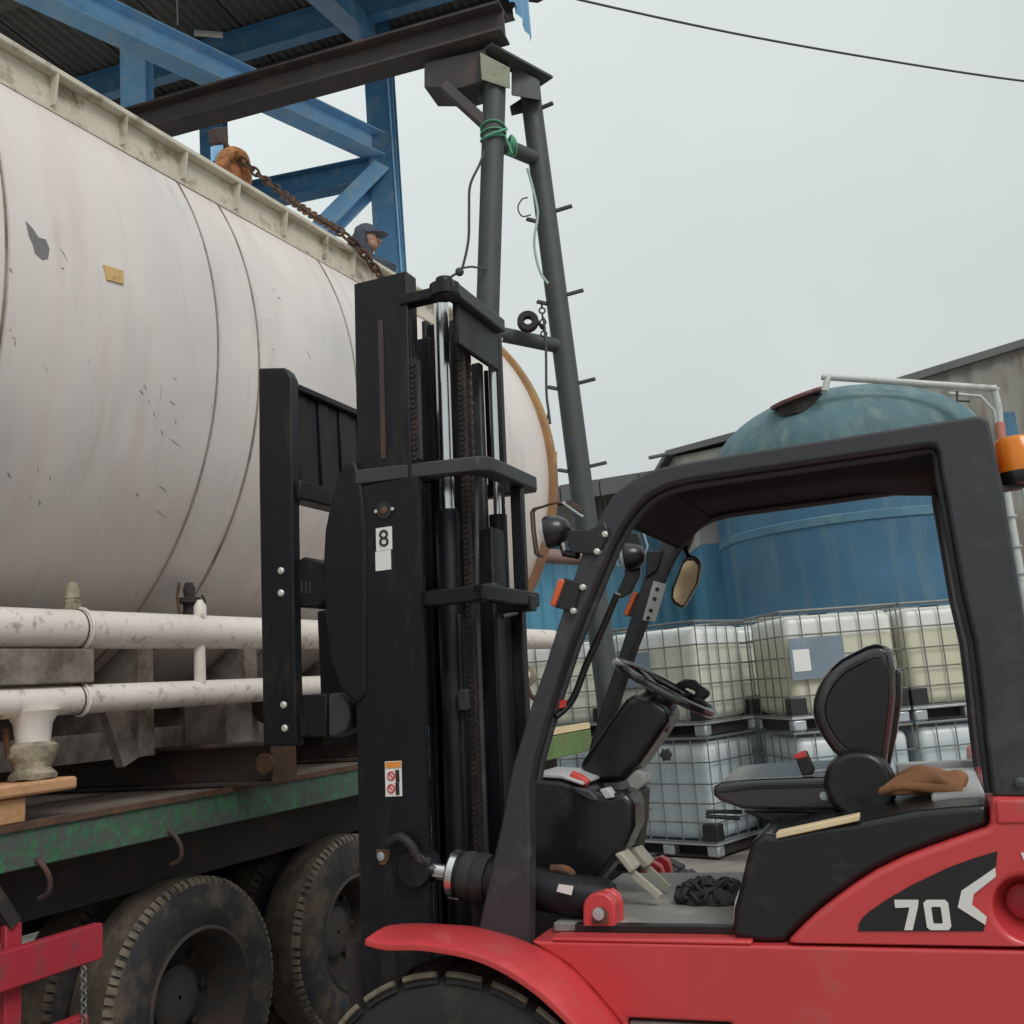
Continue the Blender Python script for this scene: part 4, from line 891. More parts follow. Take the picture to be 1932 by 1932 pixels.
# ---- front tyres and rear tyres
a_, b_, c_ = f(800, 1838, 2.74), f(650, 1930, 2.74), f(1060, 1930, 2.74)
hc = (c_.x - b_.x) / 2; hh = a_.z - (b_.z + c_.z) / 2; RF = (hc * hc + hh * hh) / (2 * hh); xf = (b_.x + c_.x) / 2; RF *= .984
def ftyre(x, d, r, wdt, side, lug, label=None):
    # outer face at d on the near side (-y)
    pr = [(.55 * r, .02), (.6 * r, 0), (.78 * r, -.012), (.9 * r, 0), (.95 * r, .02), (.97 * r, .05), (.97 * r, wdt - .05), (.9 * r, wdt), (.6 * r, wdt), (.55 * r, wdt - .02)]
    ty = t.part('tyre', MB().lathe((x, d, r), (0, 1, 0), pr, 64, cap=False), rubber2, ang=50, label=label)
    mb = MB()
    for k in range(lug):
        a0 = 2 * math.pi * k / lug; a1 = a0 + 2 * math.pi / lug * .80; nseg = 3
        for (s0_, s1_) in ((.0, .14), (wdt - .14, wdt)):
            for q in range(nseg):
                b0 = a0 + (a1 - a0) * q / nseg; b1 = a0 + (a1 - a0) * (q + 1) / nseg; P = []
                for rr in (.93 * r, r):
                    for aa, yy in ((b0, s0_), (b1, s0_), (b1, s1_), (b0, s1_)):
                        e = .012 if (rr == r and yy in (0., wdt)) else 0
                        P.append((x + (rr - e) * math.sin(aa), d + yy + (e if yy == 0 else -e if yy == wdt else 0), r + (rr - e) * math.cos(aa)))
                mb.hexa(P)
    t.part('tread_block', mb, rubber2, parent=ty)  # tread in dark rubber, the shade under the fender put into its colour
    mb = MB()
    for k in range(lug):
        a0 = 2 * math.pi * (k + .02) / lug; a1 = a0 + 2 * math.pi / lug * .76
        P = [V((x + (r - .011) * math.sin(a0 + (a1 - a0) * q / 5), d + .002, r + (r - .011) * math.cos(a0 + (a1 - a0) * q / 5))) for q in range(6)]
        mb.tube(P, .0085, 6)
    t.part('dusty_shoulder', mb, tread_m, parent=ty)
    rm = t.part('rim', MB().lathe((x, d, r), (0, 1, 0), [(.56 * r, .03), (.58 * r, .01), (.54 * r, .03), (.5 * r, .12), (.3 * r, .14), (.2 * r, .08), (.01, .08)], 40, cap=False), rimm, parent=ty, ang=40)
    return ty
ftyre(xf, 2.74, RF, .30, 0, 22); ftyre(xf, 4.45, RF, .30, 0, 22)
ftyre(.72, 2.96, .40, .26, 0, 20); ftyre(.72, 4.33, .40, .26, 0, 20)
t.part('front_axle', MB().tube([(xf, 3.0, RF), (xf, 4.5, RF)], .14, 16), under)

# ---- cowl, hood, counterweight
hood = ((1380, 1768), (1384, 1714), (1400, 1655), (1407, 1625), (1418, 1590), (1441, 1572), (1464, 1577), (1540, 1561), (1621, 1550), (1726, 1529), (1800, 1522), (1864, 1518), (1866, 1554), (1861, 1560), (1810, 1577), (1753, 1597), (1703, 1616), (1653, 1640), (1610, 1667), (1569, 1697), (1540, 1720), (1518, 1740), (1500, 1758), (1481, 1779), (1440, 1779), (1405, 1776))
hd_ = t.part('hood', MB().prism(pol(hood, 2.955), (0, .75, .008)), plas, .035, seg=4)
lowc = [(1483, 1785), (1502, 1761), (1520, 1743), (1542, 1723), (1571, 1700), (1612, 1670), (1655, 1643), (1705, 1619), (1755, 1600), (1812, 1580), (1863, 1562), (1869, 1553), (1869, 1504), (1932, 1505), (2080, 1510)]
P = pol(lowc, 2.93); P.append(V((1.28, 2.93, P[-1].z))); P.append(V((1.30, 2.93, ZS + .004))); P[0].z = ZS + .004
cw = t.part('cowl', MB().prism(P, (0, YBF - 2.94, 0)), red, 0)
rc = f(1940, 1716, 2.93)
boolcut(cw, MB().lathe((rc.x, 2.80, rc.z), (0, 1, 0), [(.080, 0), (.078, .15), (.05, .24)], 40), t.base)
bev(cw, .020, 4)
t.part('filler_pocket', MB().lathe((rc.x, 3.03, rc.z), (0, -1, 0), [(.045, 0), (.045, .012), (.03, .02)], 24), redold)
tw = pol(((1878, 1508), (1990, 1508), (1990, 1556), (1878, 1556)), 2.925)
t.part('corner_cap', MB().prism(tw, (0, .02, 0)), red, .008)
ws = t.part('wood_strip', MB().prism(pol(((1464, 1571), (1621, 1537), (1621, 1549), (1464, 1583)), 2.945), (0, .05, 0)), woodp, .003)
t.part('pale_strap', MB().prism(pol(((1399, 1667), (1402, 1672), (1392, 1715), (1388, 1745), (1382, 1743), (1386, 1700)), 2.965), (0, .06, 0)), lightgrey, .004)
# decal with number
dc = t.part('side_decal', MB().prism(pol(((1619, 1757), (1621, 1742), (1628, 1731), (1640, 1720), (1672, 1698), (1720, 1670), (1787, 1638), (1835, 1620), (1882, 1606), (1879, 1637), (1814, 1682), (1807, 1712), (1858, 1746), (1856, 1757)), 2.9275), (0, .003, 0)), decal)
Lz = 2.9245
for nm, pg in (('chevron', ((1878, 1637), (1879, 1654), (1837, 1687), (1834, 1707), (1862, 1730), (1859, 1745), (1807, 1712), (1814, 1681))),
               ('digit', ((1687, 1698), (1733, 1698), (1732, 1711), (1722, 1755), (1706, 1755), (1716, 1712), (1689, 1713)))):
    t.part(nm, MB().prism(pol(pg, Lz), (0, .0025, 0)), whitel, parent=dc)
mb = MB(); o_ = pol(((1748, 1698), (1783, 1698), (1789, 1704), (1795, 1748), (1790, 1755), (1756, 1755), (1749, 1750), (1742, 1704)), Lz); i_ = pol(((1759, 1711), (1773, 1711), (1775, 1713), (1779, 1741), (1777, 1743), (1763, 1743), (1761, 1741), (1757, 1713)), Lz)
for a in range(8):
    b = (a + 1) % 8; q = [o_[a], o_[b], i_[b], i_[a]]; mb.hexa(q + [p + V((0, .0025, 0)) for p in q])
t.part('digit', mb, whitel, parent=dc)
t.part('letter', MB().prism(pol(((1926, 1609), (1937, 1609), (1946, 1632), (1955, 1609), (1966, 1609), (1951, 1645), (1940, 1645)), 2.9275), (0, .0025, 0)), whitel)

# ---- overhead guard
outer = [(900, 1759), (922, 1660), (945, 1555), (966, 1449), (999, 1340), (1026, 1263), (1053, 1178), (1097, 1046), (1127, 983), (1155, 936), (1176, 917), (1196, 903), (1222, 890), (1250, 881), (1330, 866), (1464, 844), (1700, 806), (1840, 784), (1856, 785), (1866, 795), (1872, 823), (1891, 911), (1912, 1041), (1928, 1135), (1950, 1262), (1974, 1400), (1992, 1506)]
inner = [(1874, 1504), (1862, 1400), (1854, 1317), (1841, 1210), (1817, 1110), (1791, 965), (1775, 880), (1772, 852), (1764, 838), (1750, 838), (1600, 860), (1464, 880), (1330, 900), (1292, 906), (1252, 917), (1220, 934), (1194, 960), (1172, 990), (1154, 1022), (1134, 1068), (1096, 1160), (1074, 1216), (1031, 1346), (1006, 1436), (998, 1480), (1000, 1600), (998, 1788)]
inner = list(inner)
def guard(dn):
    O = pol(outer, DN); I = pol(inner, DN)
    P = [V((p.x, dn, p.z)) for p in O + I]
    return MB().prism(P, (0, .06, 0))
gn = t.part('overhead_guard_frame', guard(DN), grey, .009, seg=3)
lipo = inner[:-2]
lip = []
LP = [V((p.x, DN + .068, p.z)) for p in pol(lipo, DN)]
gc = f(1450, 1200, DN)
t.part('guard_inner_lip', MB().tube([p + (V((gc.x, p.y, gc.z)) - p).normalized() * .006 for p in LP], .013, 8), grey, parent=gn)
gf = t.part('overhead_guard_frame', guard(DFAR - .075), grey, .009, seg=3)
t.part('guard_inner_lip', MB().tube([p + (V((gc.x, p.y, gc.z)) - p).normalized() * .006 + V((0, DFAR - DN - .17, 0)) for p in LP], .013, 8), grey, parent=gf)
# roof panel between the two side frames, bent over the front
RP = [V((p.x, 0, p.z)) for p in pol(((1786, 850), (1600, 852), (1464, 872), (1330, 892), (1276, 901), (1232, 918), (1202, 942)), DN)]
def roofp(a, b):
    i = a * (len(RP) - 1); k = min(int(i), len(RP) - 2); q = RP[k].lerp(RP[k + 1], i - k); return V((q.x, DN + .07 + b * (DFAR - DN - .14), q.z + .01))
rp = t.part('roof_panel', MB().grid(roofp, 24, 2), soffit, ang=60); sm = rp.modifiers.new('solid', 'SOLIDIFY'); sm.thickness = .02
ab = f(1790, 830, DN)
t.part('rear_crossmember', MB().box(ab.x - .02, ab.x + .10, DN + .07, DFAR - .07, ab.z - .06, ab.z + .03), grey, .01)
# deep front visor between frames (seen from below at the far corner)
vz = [V((p.x, 0, p.z)) for p in pol(((1242, 910), (1194, 950), (1168, 988)), DN)]
t.part('front_crossmember', MB().prism([V((vz[0].x, DN + .07, vz[0].z + .015)), V((vz[1].x, DN + .07, vz[1].z + .02)), V((vz[2].x, DN + .07, vz[2].z)), V((vz[2].x + .03, DN + .07, vz[2].z)), V((vz[1].x + .04, DN + .07, vz[1].z)), V((vz[0].x + .02, DN + .07, vz[0].z - .02))], (0, DFAR - DN - .14, 0)), soffit, .006)
# tan plate added for the lit patch at the far pillar top
t.part('corner_lit_patch', MB().prism([V((q.x, DFAR - .06, q.z)) for q in pol(((1258, 990), (1312, 990), (1306, 1015), (1298, 1034), (1262, 1042)), DFAR - .085)], (0, .012, 0)), cornerm, .003)
for i, q in enumerate(((1144, 1009), (1129, 1041.5), (1101.5, 1108.5), (1084, 1153))):
    p = f(*q); t.part('bolt', MB().lathe((p.x, DN - (.012 if i < 2 else .009), p.z), (0, -1, 0), [(.010, -.012), (.010, .007), (.006, .011)], 8), bolt_m, parent=gn)
# handrail strut inside the near pillar
t.part('grab_rail', MB().tube(smoothpts([f(1165, 1120, 3.0), f(1140, 1180, 3.02), f(1108, 1250, 3.04), f(1085, 1310, 3.04), f(1068, 1335, 3.03), f(1048, 1352, 3.0)], 5), .011, 10), plas)
t.part('red_tag', MB().prism(pol(((1056, 1322), (1068, 1319), (1066, 1334), (1054, 1337)), 3.0), (0, .01, 0)), redink)

# ---- lamps, mirrors, signals
def signal(du, dv, d, s=1.):
    tp = lambda u, v, dd=d: f(1100 + (u - 1100) * s + du, 1110 + (v - 1110) * s + dv, dd)
    b = t.part('indicator_bracket', MB().prism([tp(1063, 1090), tp(1095, 1098), tp(1085, 1155), tp(1046, 1146)], (0, .03, 0)), plas, .004)
    t.part('indicator_lens', MB().prism([tp(1053, 1091, d - .008), tp(1065, 1094, d - .008), tp(1046, 1146, d - .008), tp(1036, 1141, d - .008)], (0, .05, 0)), orange, .006, parent=b)
signal(0, 0, DN - .01)
sg = DFAR - .02
b = t.part('indicator_bracket', MB().prism(pol(((1200, 1117), (1226, 1122), (1214, 1168), (1182, 1162)), sg), (0, .03, 0)), plas, .004)
t.part('indicator_lens', MB().prism(pol(((1194, 1116), (1203, 1118), (1184, 1163), (1175, 1159)), sg - .01), (0, .05, 0)), orange, .005, parent=b)
def headlight(c, rr, cage=True):
    ax = V((-1, -.18, -.06)).normalized()
    h = t.part('headlight', MB().lathe(c, -ax, [(rr * 1.0, -.026), (rr * 1.08, -.016), (rr * 1.05, .0), (rr * .94, .025), (rr * .66, .045), (rr * .25, .056), (.004, .058)], 28), plas)
    t.part('lamp_lens', MB().lathe(c + ax * .025, ax, [(rr * .96, 0), (rr * .8, .01), (.004, .018)], 24), lens, parent=h)
    return h
c = f(1044, 1003, 3.0); h = headlight(c, .050)
t.part('lamp_bracket', MB().prism(pol(((1075, 1000), (1110, 1000), (1140, 985), (1150, 1005), (1128, 1046), (1078, 1042), (1070, 1028)), DN - .012), (0, .02, 0)), plas, .003, parent=h)
t.part('lamp_stem', MB().tube([f(1060, 1022, 3.0), f(1066, 1044, 2.99), f(1090, 1048, 2.97)], .013, 8), plas, parent=h)
for dd, o in ((2.965, 0), (3.055, 5)):
    t.part('lamp_cage', MB().tube(smoothpts([f(1100, 968 - o, dd), f(1076, 953 - o, dd), f(1048, 949, dd), f(1024, 956, dd)], 3) + [f(1012 - o, 960, dd), f(1007 - o, 966, dd), f(1009 - o, 1000, dd), f(1015 - o, 1045, dd), f(1024 - o, 1050, dd)], .0042, 6), darkrust, parent=h)
t.part('lamp_cage', MB().tube([f(1012, 960, 2.965), f(1007, 960, 3.055)], .004, 6), darkrust, parent=h)
t.part('lamp_cage', MB().tube([f(1062, 948, 2.965), f(1100, 975, 2.965)], .005, 6), steel, parent=h)
c = f(1190, 1050, DFAR - .06); h = headlight(c, .050)
t.part('lamp_bracket', MB().prism(pol(((1178, 1005), (1205, 1005), (1212, 1040), (1206, 1088), (1190, 1118), (1168, 1130), (1162, 1122), (1178, 1085)), DFAR - .03), (0, .025, 0)), plas, .004, parent=h)
t.part('lamp_bracket', MB().prism(pol(((1220, 1040), (1250, 1038), (1240, 1075), (1218, 1090)), DFAR - .09), (0, .03, 0)), plas, .004, parent=h)
t.part('lamp_cage', MB().tube([f(1212, 1000, DFAR - .02), f(1222, 1030, DFAR - .02), f(1216, 1050, DFAR - .02), f(1180, 1062, DFAR - .02), f(1166, 1068, DFAR - .02), f(1163, 1052, DFAR - .02)], .004, 6), steel, parent=h)
mp = ((1297, 1048), (1312, 1048), (1321, 1058), (1322, 1068), (1316, 1100), (1290, 1145), (1284, 1147), (1270, 1138), (1265, 1128), (1267, 1110), (1288, 1056))
dm = DFAR - .12
m_ = t.part('mirror', MB().prism(pol(mp, dm), (0, .04, 0)), plas, .012, seg=3)
cxm = sum(p[0] for p in mp) / len(mp); cym = sum(p[1] for p in mp) / len(mp)
t.part('mirror_glass', MB().prism(pol([(cxm + (u - cxm) * .82, cym + (v - cym) * .85 + 3) for u, v in mp], dm - .002), (0, .004, 0)), tan, parent=m_)
t.part('mirror_arm', MB().tube([f(1300, 1050, dm + .02), f(1292, 1030, DFAR - .06), f(1270, 1024, DFAR - .03)], .011, 8), plas, parent=m_)
stk = t.part('warning_label', MB().prism(pol(((1233, 1096), (1257, 1102), (1236, 1173), (1212, 1170)), DFAR - .118), (0, .003, 0)), lightgrey)
for u, v in ((1240, 1112), (1235, 1130), (1228, 1152), (1223, 1166)): t.part('symbol', MB().lathe(f(u, v, DFAR - .119), (0, -1, 0), [(.008, 0), (.008, .001)], 10), ink, parent=stk)
# beacon on the rear pillar
c = f(1925, 894, 3.05)
bc = t.part('beacon', MB().lathe(c + V((0, 0, .005)), (0, 0, 1), [(.054, 0), (.054, .012), (.051, .086), (.044, .096), (.02, .101)], 28), amber)
t.part('beacon_base', MB().lathe(c + V((0, 0, .004)), (0, 0, -1), [(.06, 0), (.062, .015), (.055, .035), (.03, .04)], 28), plas, parent=bc)
t.part('beacon_bracket', MB().bar(c + V((0, 0, -.035)), c + V((-.09, -.02, -.04)), .05, .012), grey, parent=bc)
t.part('pillar_bolt', MB().lathe(f(1925, 1476, DN), (0, -1, 0), [(.014, -.001), (.014, .008), (.007, .012)], 10), polem, parent=gn)

# ---- seat
sd_, sw = 3.22, .40
back = ((1669, 1214), (1650, 1214), (1632, 1219), (1608, 1231), (1585, 1243), (1566, 1260), (1551, 1279), (1540, 1300), (1533, 1322), (1532, 1345), (1537, 1366), (1550, 1391), (1569, 1418), (1598, 1444), (1625, 1478), (1668, 1478), (1672, 1440), (1680, 1384), (1688, 1320), (1688, 1260), (1683, 1233))
PB = pol(back, sd_ + .02)
st = t.part('seat_back', MB().prism(PB, (0, .10, 0)), vinyl, .028, seg=5, label='near side bolster')
mid = ((1664, 1219), (1645, 1225), (1625, 1240), (1604, 1262), (1590, 1290), (1583, 1325), (1588, 1365), (1605, 1400), (1625, 1440), (1650, 1478), (1668, 1478), (1680, 1384), (1688, 1320), (1686, 1240))
t.part('back_cushion', MB().prism([V((p.x, sd_ + .11, p.z)) for p in pol(mid, sd_ + .02)], (0, sw - .20, 0)), vinyl, .02, parent=st, seg=3)
t.part('far_bolster', MB().prism([V((p.x, sd_ + sw - .10, p.z)) for p in PB], (0, .09, 0)), vinyl, .028, parent=st, seg=4)
# recessed bolster face: piping ring following the outline
ring = [p + V((0, -.001, 0)) for p in pol([(1617 + (u - 1617) * .80 + 6, 1345 + (v - 1345) * .80) for u, v in back], sd_ + .02)]
t.part('bolster_panel', MB().prism([p + V((0, .004, 0)) for p in ring], (0, -.012, 0)), plas, .006, parent=st)
t.part('back_shell', MB().prism(pol(((1684, 1262), (1700, 1266), (1700, 1322), (1692, 1384), (1680, 1440), (1672, 1480), (1660, 1480), (1672, 1400)), sd_ + .10), (0, sw - .2, 0)), plas, .01, parent=st)
cu = ((1343, 1494), (1347, 1484), (1360, 1476), (1417, 1470), (1500, 1467), (1579, 1464), (1640, 1464), (1650, 1500), (1620, 1530), (1500, 1531), (1400, 1527), (1358, 1512), (1346, 1502))
sc_ = t.part('seat_cushion', MB().prism(pol(cu, sd_), (0, sw, .012)), vinyl, .035, seg=5)
t.part('seat_piping', MB().tube([f(1348, 1496, sd_ + .004), f(1420, 1486, sd_ - .002), f(1500, 1484, sd_ - .002), f(1590, 1482, sd_ - .002)], .005, 6), plas, parent=sc_)
t.part('back_piping', MB().tube(smoothpts([p + V((0, -.013, 0)) for p in ring[2:14]], 3), .004, 6), vinyl, parent=st)
hp = f(1622, 1482, sd_ - .03)
t.part('recliner_cover', MB().lathe((hp.x, sd_ - .035, hp.z), (0, 1, 0), [(.09, 0), (.102, .02), (.102, .06)], 32), plas, .008)
for k in range(2):
    q = f(1570 + k * 6, 1454 + k * 8, sd_ + .05); t.part('seat_rib', MB().tube([q + V((-.05, 0, 0)), q + V((.04, 0, .004))], .005, 6), lightgrey, parent=sc_)
q = f(1555, 1502, sd_ - .002); t.part('seat_button', MB().lathe(q, (0, -1, 0), [(.014, 0), (.012, .006), (.005, .008)], 12), lightgrey, parent=sc_)
bk = t.part('seat_belt_buckle', MB().prism(pol(((1506, 1420), (1521, 1417), (1537, 1452), (1533, 1462), (1513, 1464), (1503, 1437)), sd_ + .0), (0, .03, 0)), plas, .004)
t.part('buckle_button', MB().prism(pol(((1498, 1424), (1518, 1416), (1523, 1428), (1509, 1432), (1497, 1431)), sd_ - .002), (0, .032, 0)), redink, .003, parent=bk)
t.part('seat_rail', MB().prism(pol(((1400, 1531), (1640, 1533), (1636, 1548), (1480, 1562), (1440, 1548)), sd_ + .04), (0, sw - .08, 0)), plas, .006)
t.part('seat_base', MB().prism(pol(((1470, 1556), (1640, 1540), (1640, 1575), (1480, 1600)), sd_ + .02), (0, sw - .04, 0)), plas, .006)
t.part('adjust_lever', MB().tube([f(1400, 1532, sd_ + .05), f(1352, 1531, sd_ + .05), f(1334, 1532, sd_ + .05), f(1332, 1540, sd_ + .05), f(1396, 1544, sd_ + .05)], .0065, 8), plas)
# tray and cloth on the hood behind the seat
zh = f(1800, 1520, 2.955).z
x0_, x1_ = f(1690, 1512).x, f(1866, 1508).x
t.part('hood_tray', MB().box(x1_ - .14, x1_ + .0, 3.10, 3.9, zh - .04, zh + .012), lightgrey, .01)
t.part('tray_wall', MB().box(x0_ - .02, x1_ + .0, 3.80, 3.84, zh - .02, zh + .035), lightgrey, .008)
q = f(1742, 1494, 3.2)
mb = MB().ball((q.x, q.y + .05, zh + .022), .135, .10, .045, 48)
for vv in mb.bm.verts:
    p = vv.co; a = (p.x - q.x) / .135
    fold = .010 * math.sin(a * 5 + 2.5 * math.sin(p.y * 16)) + .006 * math.sin(p.y * 70 + a * 3)
    n_ = mnoise.noise_vector(p * 6) * .02
    p.z = max(zh + .004, p.z + fold + n_.z + .012 * a); p.y += n_.y; p.x += n_.x
mb.tube(smoothpts([(q.x - .12, q.y, zh + .012), (q.x - .05, q.y - .04, zh + .03), (q.x + .04, q.y - .045, zh + .02), (q.x + .10, q.y - .03, zh + .012)], 5), [.014] * 16, 8)
solo('brown_cloth', 'crumpled brown cloth lying on the hood behind the seat', 'cloth', F, f(1740, 1490, 3.2), mb, brownc, ang=80)

# ---- steering and dash
ds = 3.32
wc = f(1254, 1297, ds + .19)
wa, wb = f(1166, 1248, ds + .19), f(1342, 1345, ds + .19)
wx = (wb - wa).normalized(); wn = V((wx.z * -1, 0, wx.x)).normalized()
if wn.z < 0: wn = -wn
wn = (wn + V((0, .05, 0))).normalized(); RW = (wb - wa).length / 2
sw_ = t.part('steering_wheel', MB().torus(wc, wn, RW, .016, 48, 10), vinyl)
wy = wn.cross(wx)
mb = MB().lathe(wc - wn * .05, wn, [(.055, 0), (.06, .02), (.05, .045), (.01, .052)], 20)
for a in (0.3, 2.4, 4.5): mb.bar(wc - wn * .02, wc + (wx * math.cos(a) + wy * math.sin(a)) * RW, .035, .014, wn)
t.part('wheel_spokes', mb, plas, parent=sw_)
mb = MB().prism(pol(((1089, 1447), (1163, 1340), (1180, 1318), (1193, 1312), (1230, 1318), (1262, 1340), (1260, 1362), (1240, 1392), (1204, 1444), (1174, 1478), (1120, 1480)), ds + .10), (0, .20, 0))
t.part('steering_column', mb, plas, .025, seg=3)
t.part('column_boot', MB().lathe(wc - wn * .13, wn, [(.085, 0), (.075, .05), (.05, .09)], 20), plas)
lv = t.part('direction_lever', MB().tube([f(1240, 1330, ds + .2), f(1275, 1318, ds + .3), f(1300, 1310, ds + .34)], .010, 8), plas)
t.part('lever_grip', MB().prism(pol(((1274, 1290), (1292, 1281), (1310, 1283), (1320, 1293), (1338, 1305), (1337, 1313), (1318, 1328), (1306, 1320), (1312, 1304), (1296, 1298), (1284, 1302)), ds + .34), (0, .035, 0)), plas, .006, parent=lv)
dash = ((990, 1470), (1012, 1465), (1060, 1470), (1090, 1482), (1130, 1498), (1150, 1500), (1175, 1492), (1195, 1512), (1196, 1560), (1176, 1605), (1140, 1650), (1105, 1690), (1060, 1690), (990, 1690))
t.part('dashboard', MB().prism(pol(dash, ds - .08), (0, .16, 0)), plas, .022, seg=3)
t.part('dash_lit_top', MB().prism([f(u, v, ds - .085) + V((0, 0, .006)) for u, v in ((1008, 1462), (1060, 1465), (1100, 1480), (1100, 1486), (1060, 1473), (1008, 1470))], (0, .22, 0)), lightgrey, .004)  # light grey strip painting the light on top of the black dash
t.part('dash_tongue', MB().prism([f(u, v, ds - .095) for u, v in ((1076, 1484), (1110, 1490), (1128, 1506), (1126, 1514), (1108, 1510), (1088, 1498))], (0, .12, 0)), grey, .008)
k0 = f(1078, 1462, ds - .05); k1 = f(1110, 1478, ds - .05)
kn = t.part('red_lever_knob', MB().tube([k0, k0.lerp(k1, .5), k1], [.016, .019, .013], 12), redink)
t.part('lever_root', MB().prism(pol(((1082, 1474), (1096, 1480), (1092, 1494), (1080, 1490)), ds - .06), (0, .03, 0)), redink, .003, parent=kn)
t.part('display_box', MB().prism(pol(((1180, 1470), (1200, 1452), (1216, 1459), (1218, 1478), (1202, 1494), (1190, 1493)), ds + .12), (0, .09, 0)), lightgrey, .006)
t.part('dash_riser', MB().prism(pol(((1172, 1498), (1214, 1488), (1212, 1540), (1204, 1600), (1206, 1650), (1178, 1650)), ds + .12), (0, .10, 0)), cornerd, .012)
t.part('switch_bank', MB().prism(pol(((1130, 1490), (1146, 1487), (1158, 1505), (1142, 1508)), ds - .09), (0, .05, 0)), lightgrey, .004)
t.part('hand_brake', MB().tube([f(1200, 1526, ds + .3), f(1206, 1540, ds + .3), f(1213, 1540, ds + .3), f(1230, 1524, ds + .3), f(1204, 1524, ds + .3)], .006, 8), lightgrey)
for dd, off in ((ds + .06, 0), (ds + .22, 0)):
    pass
pd = t.part('pedal', MB().prism(pol(((1158, 1612), (1172, 1608), (1198, 1640), (1188, 1650)), 3.22), (0, .085, 0)), pedal_m, .006)
t.part('pedal_arm', MB().bar(f(1188, 1642, 3.26), f(1246, 1692, 3.26), .02, .02), pedal_m, parent=pd)
pd = t.part('pedal', MB().prism(pol(((1184, 1604), (1198, 1600), (1226, 1632), (1214, 1641)), 3.40), (0, .085, 0)), pedal_m, .006)
t.part('pedal_arm', MB().bar(f(1218, 1634, 3.44), f(1262, 1676, 3.44), .02, .02), pedal_m, parent=pd)

# ---- tilt cylinder with its red clevis lugs
ax0, ax1 = f(812, 1640, 3.10), f(1090, 1690, 3.10)
ty = (ax1 - ax0).normalized()
def alongu(u): return ax0 + (ax1 - ax0) * ((u - 812) / 278)
tc_ = t.part('tilt_cylinder', MB().lathe(alongu(868), ty, [(.070, 0), (.073, .02), (.073, .09), (.064, .10), (.064, .50), (.054, .52)], 28), blk)
t.part('piston_rod', MB().tube([alongu(795), alongu(866)], .026, 20), chrome, parent=tc_)
t.part('gland', MB().lathe(alongu(856), ty, [(.072, 0), (.078, .008), (.078, .03)], 28), chrome, parent=tc_)
t.part('rod_eye', MB().lathe(alongu(790) + V((0, -.05, 0)), (0, 1, 0), [(.06, 0), (.06, .1)], 20), blk, .006, parent=tc_)
t.part('cylinder_label', MB().prism(pol(((1054, 1668), (1082, 1672), (1078, 1689), (1050, 1682)), 3.02), (0, .002, 0)), white, parent=tc_)
t.part('hydraulic_fitting', MB().tube(smoothpts([f(1040, 1640, 3.1), f(1062, 1640, 3.1), f(1078, 1648, 3.1), f(1082, 1668, 3.1)], 4), .014, 8), rust, parent=tc_)
t.part('rubber_gaiter', MB().lathe(alongu(880), ty, [(.076, 0), (.08, .02), (.074, .04), (.082, .06), (.075, .09)], 24), rubber2, parent=tc_)
lugp = ((1100, 1778), (1099, 1712), (1103, 1698), (1113, 1688), (1127, 1684), (1142, 1687), (1155, 1698), (1161, 1714), (1163, 1778))
for dd in (3.0, 3.055):
    lg_ = t.part('clevis_lug', MB().prism(pol(lugp, 3.0) if dd == 3.0 else [V((p.x, dd, p.z)) for p in pol(lugp, 3.0)], (0, .04, 0)), red, .007, seg=3)
pn = f(1131, 1726, 2.998)
t.part('pin_keeper', MB().prism(pol(((1116, 1744), (1118, 1722), (1126, 1712), (1136, 1712), (1146, 1722), (1148, 1744)), 2.992), (0, .006, 0)), rust, .002, parent=lg_)
t.part('clevis_pin', MB().lathe((pn.x, 2.985, pn.z + .004), (0, 1, 0), [(.006, 0), (.018, .002), (.018, .05)], 16), steel, parent=lg_)
fl2 = ((1205, 1690), (1207, 1652), (1216, 1634), (1232, 1626), (1246, 1634), (1252, 1652), (1252, 1690))
for dd in (3.92, 4.04): t.part('clevis_lug', MB().prism([V((p.x, dd, p.z)) for p in pol(fl2, 3.92)], (0, .04, 0)), red, .007, seg=3)
# dark tow chain heaped on the floor plate
q = fz(1342, 1700, ZS + .03); random.seed(5)
mb = MB().ball(q, .115, .07, .055, 28)
for vv in mb.bm.verts: vv.co = V((vv.co.x, vv.co.y, max(vv.co.z, ZS + .03))) + V(mnoise.noise_vector(vv.co * 32)) * .016
for k in range(64):
    a = random.uniform(0, 2 * math.pi); rr = math.sqrt(random.random()) * .95
    p = V((q.x + .11 * rr * math.cos(a), q.y + .065 * rr * math.sin(a), ZS + .035 + .05 * math.sqrt(max(0, 1 - rr * rr))))
    mb.torus(p, V((random.gauss(0, 1), random.gauss(0, 1), random.gauss(0, .8))), .015, .0062, 10, 5, sx=1.5)
solo('chain_heap', 'dark oily chain heaped on the forklift floor beside the hood', 'chain', F, (q.x, q.y, ZS + .02), mb, under, ang=80)

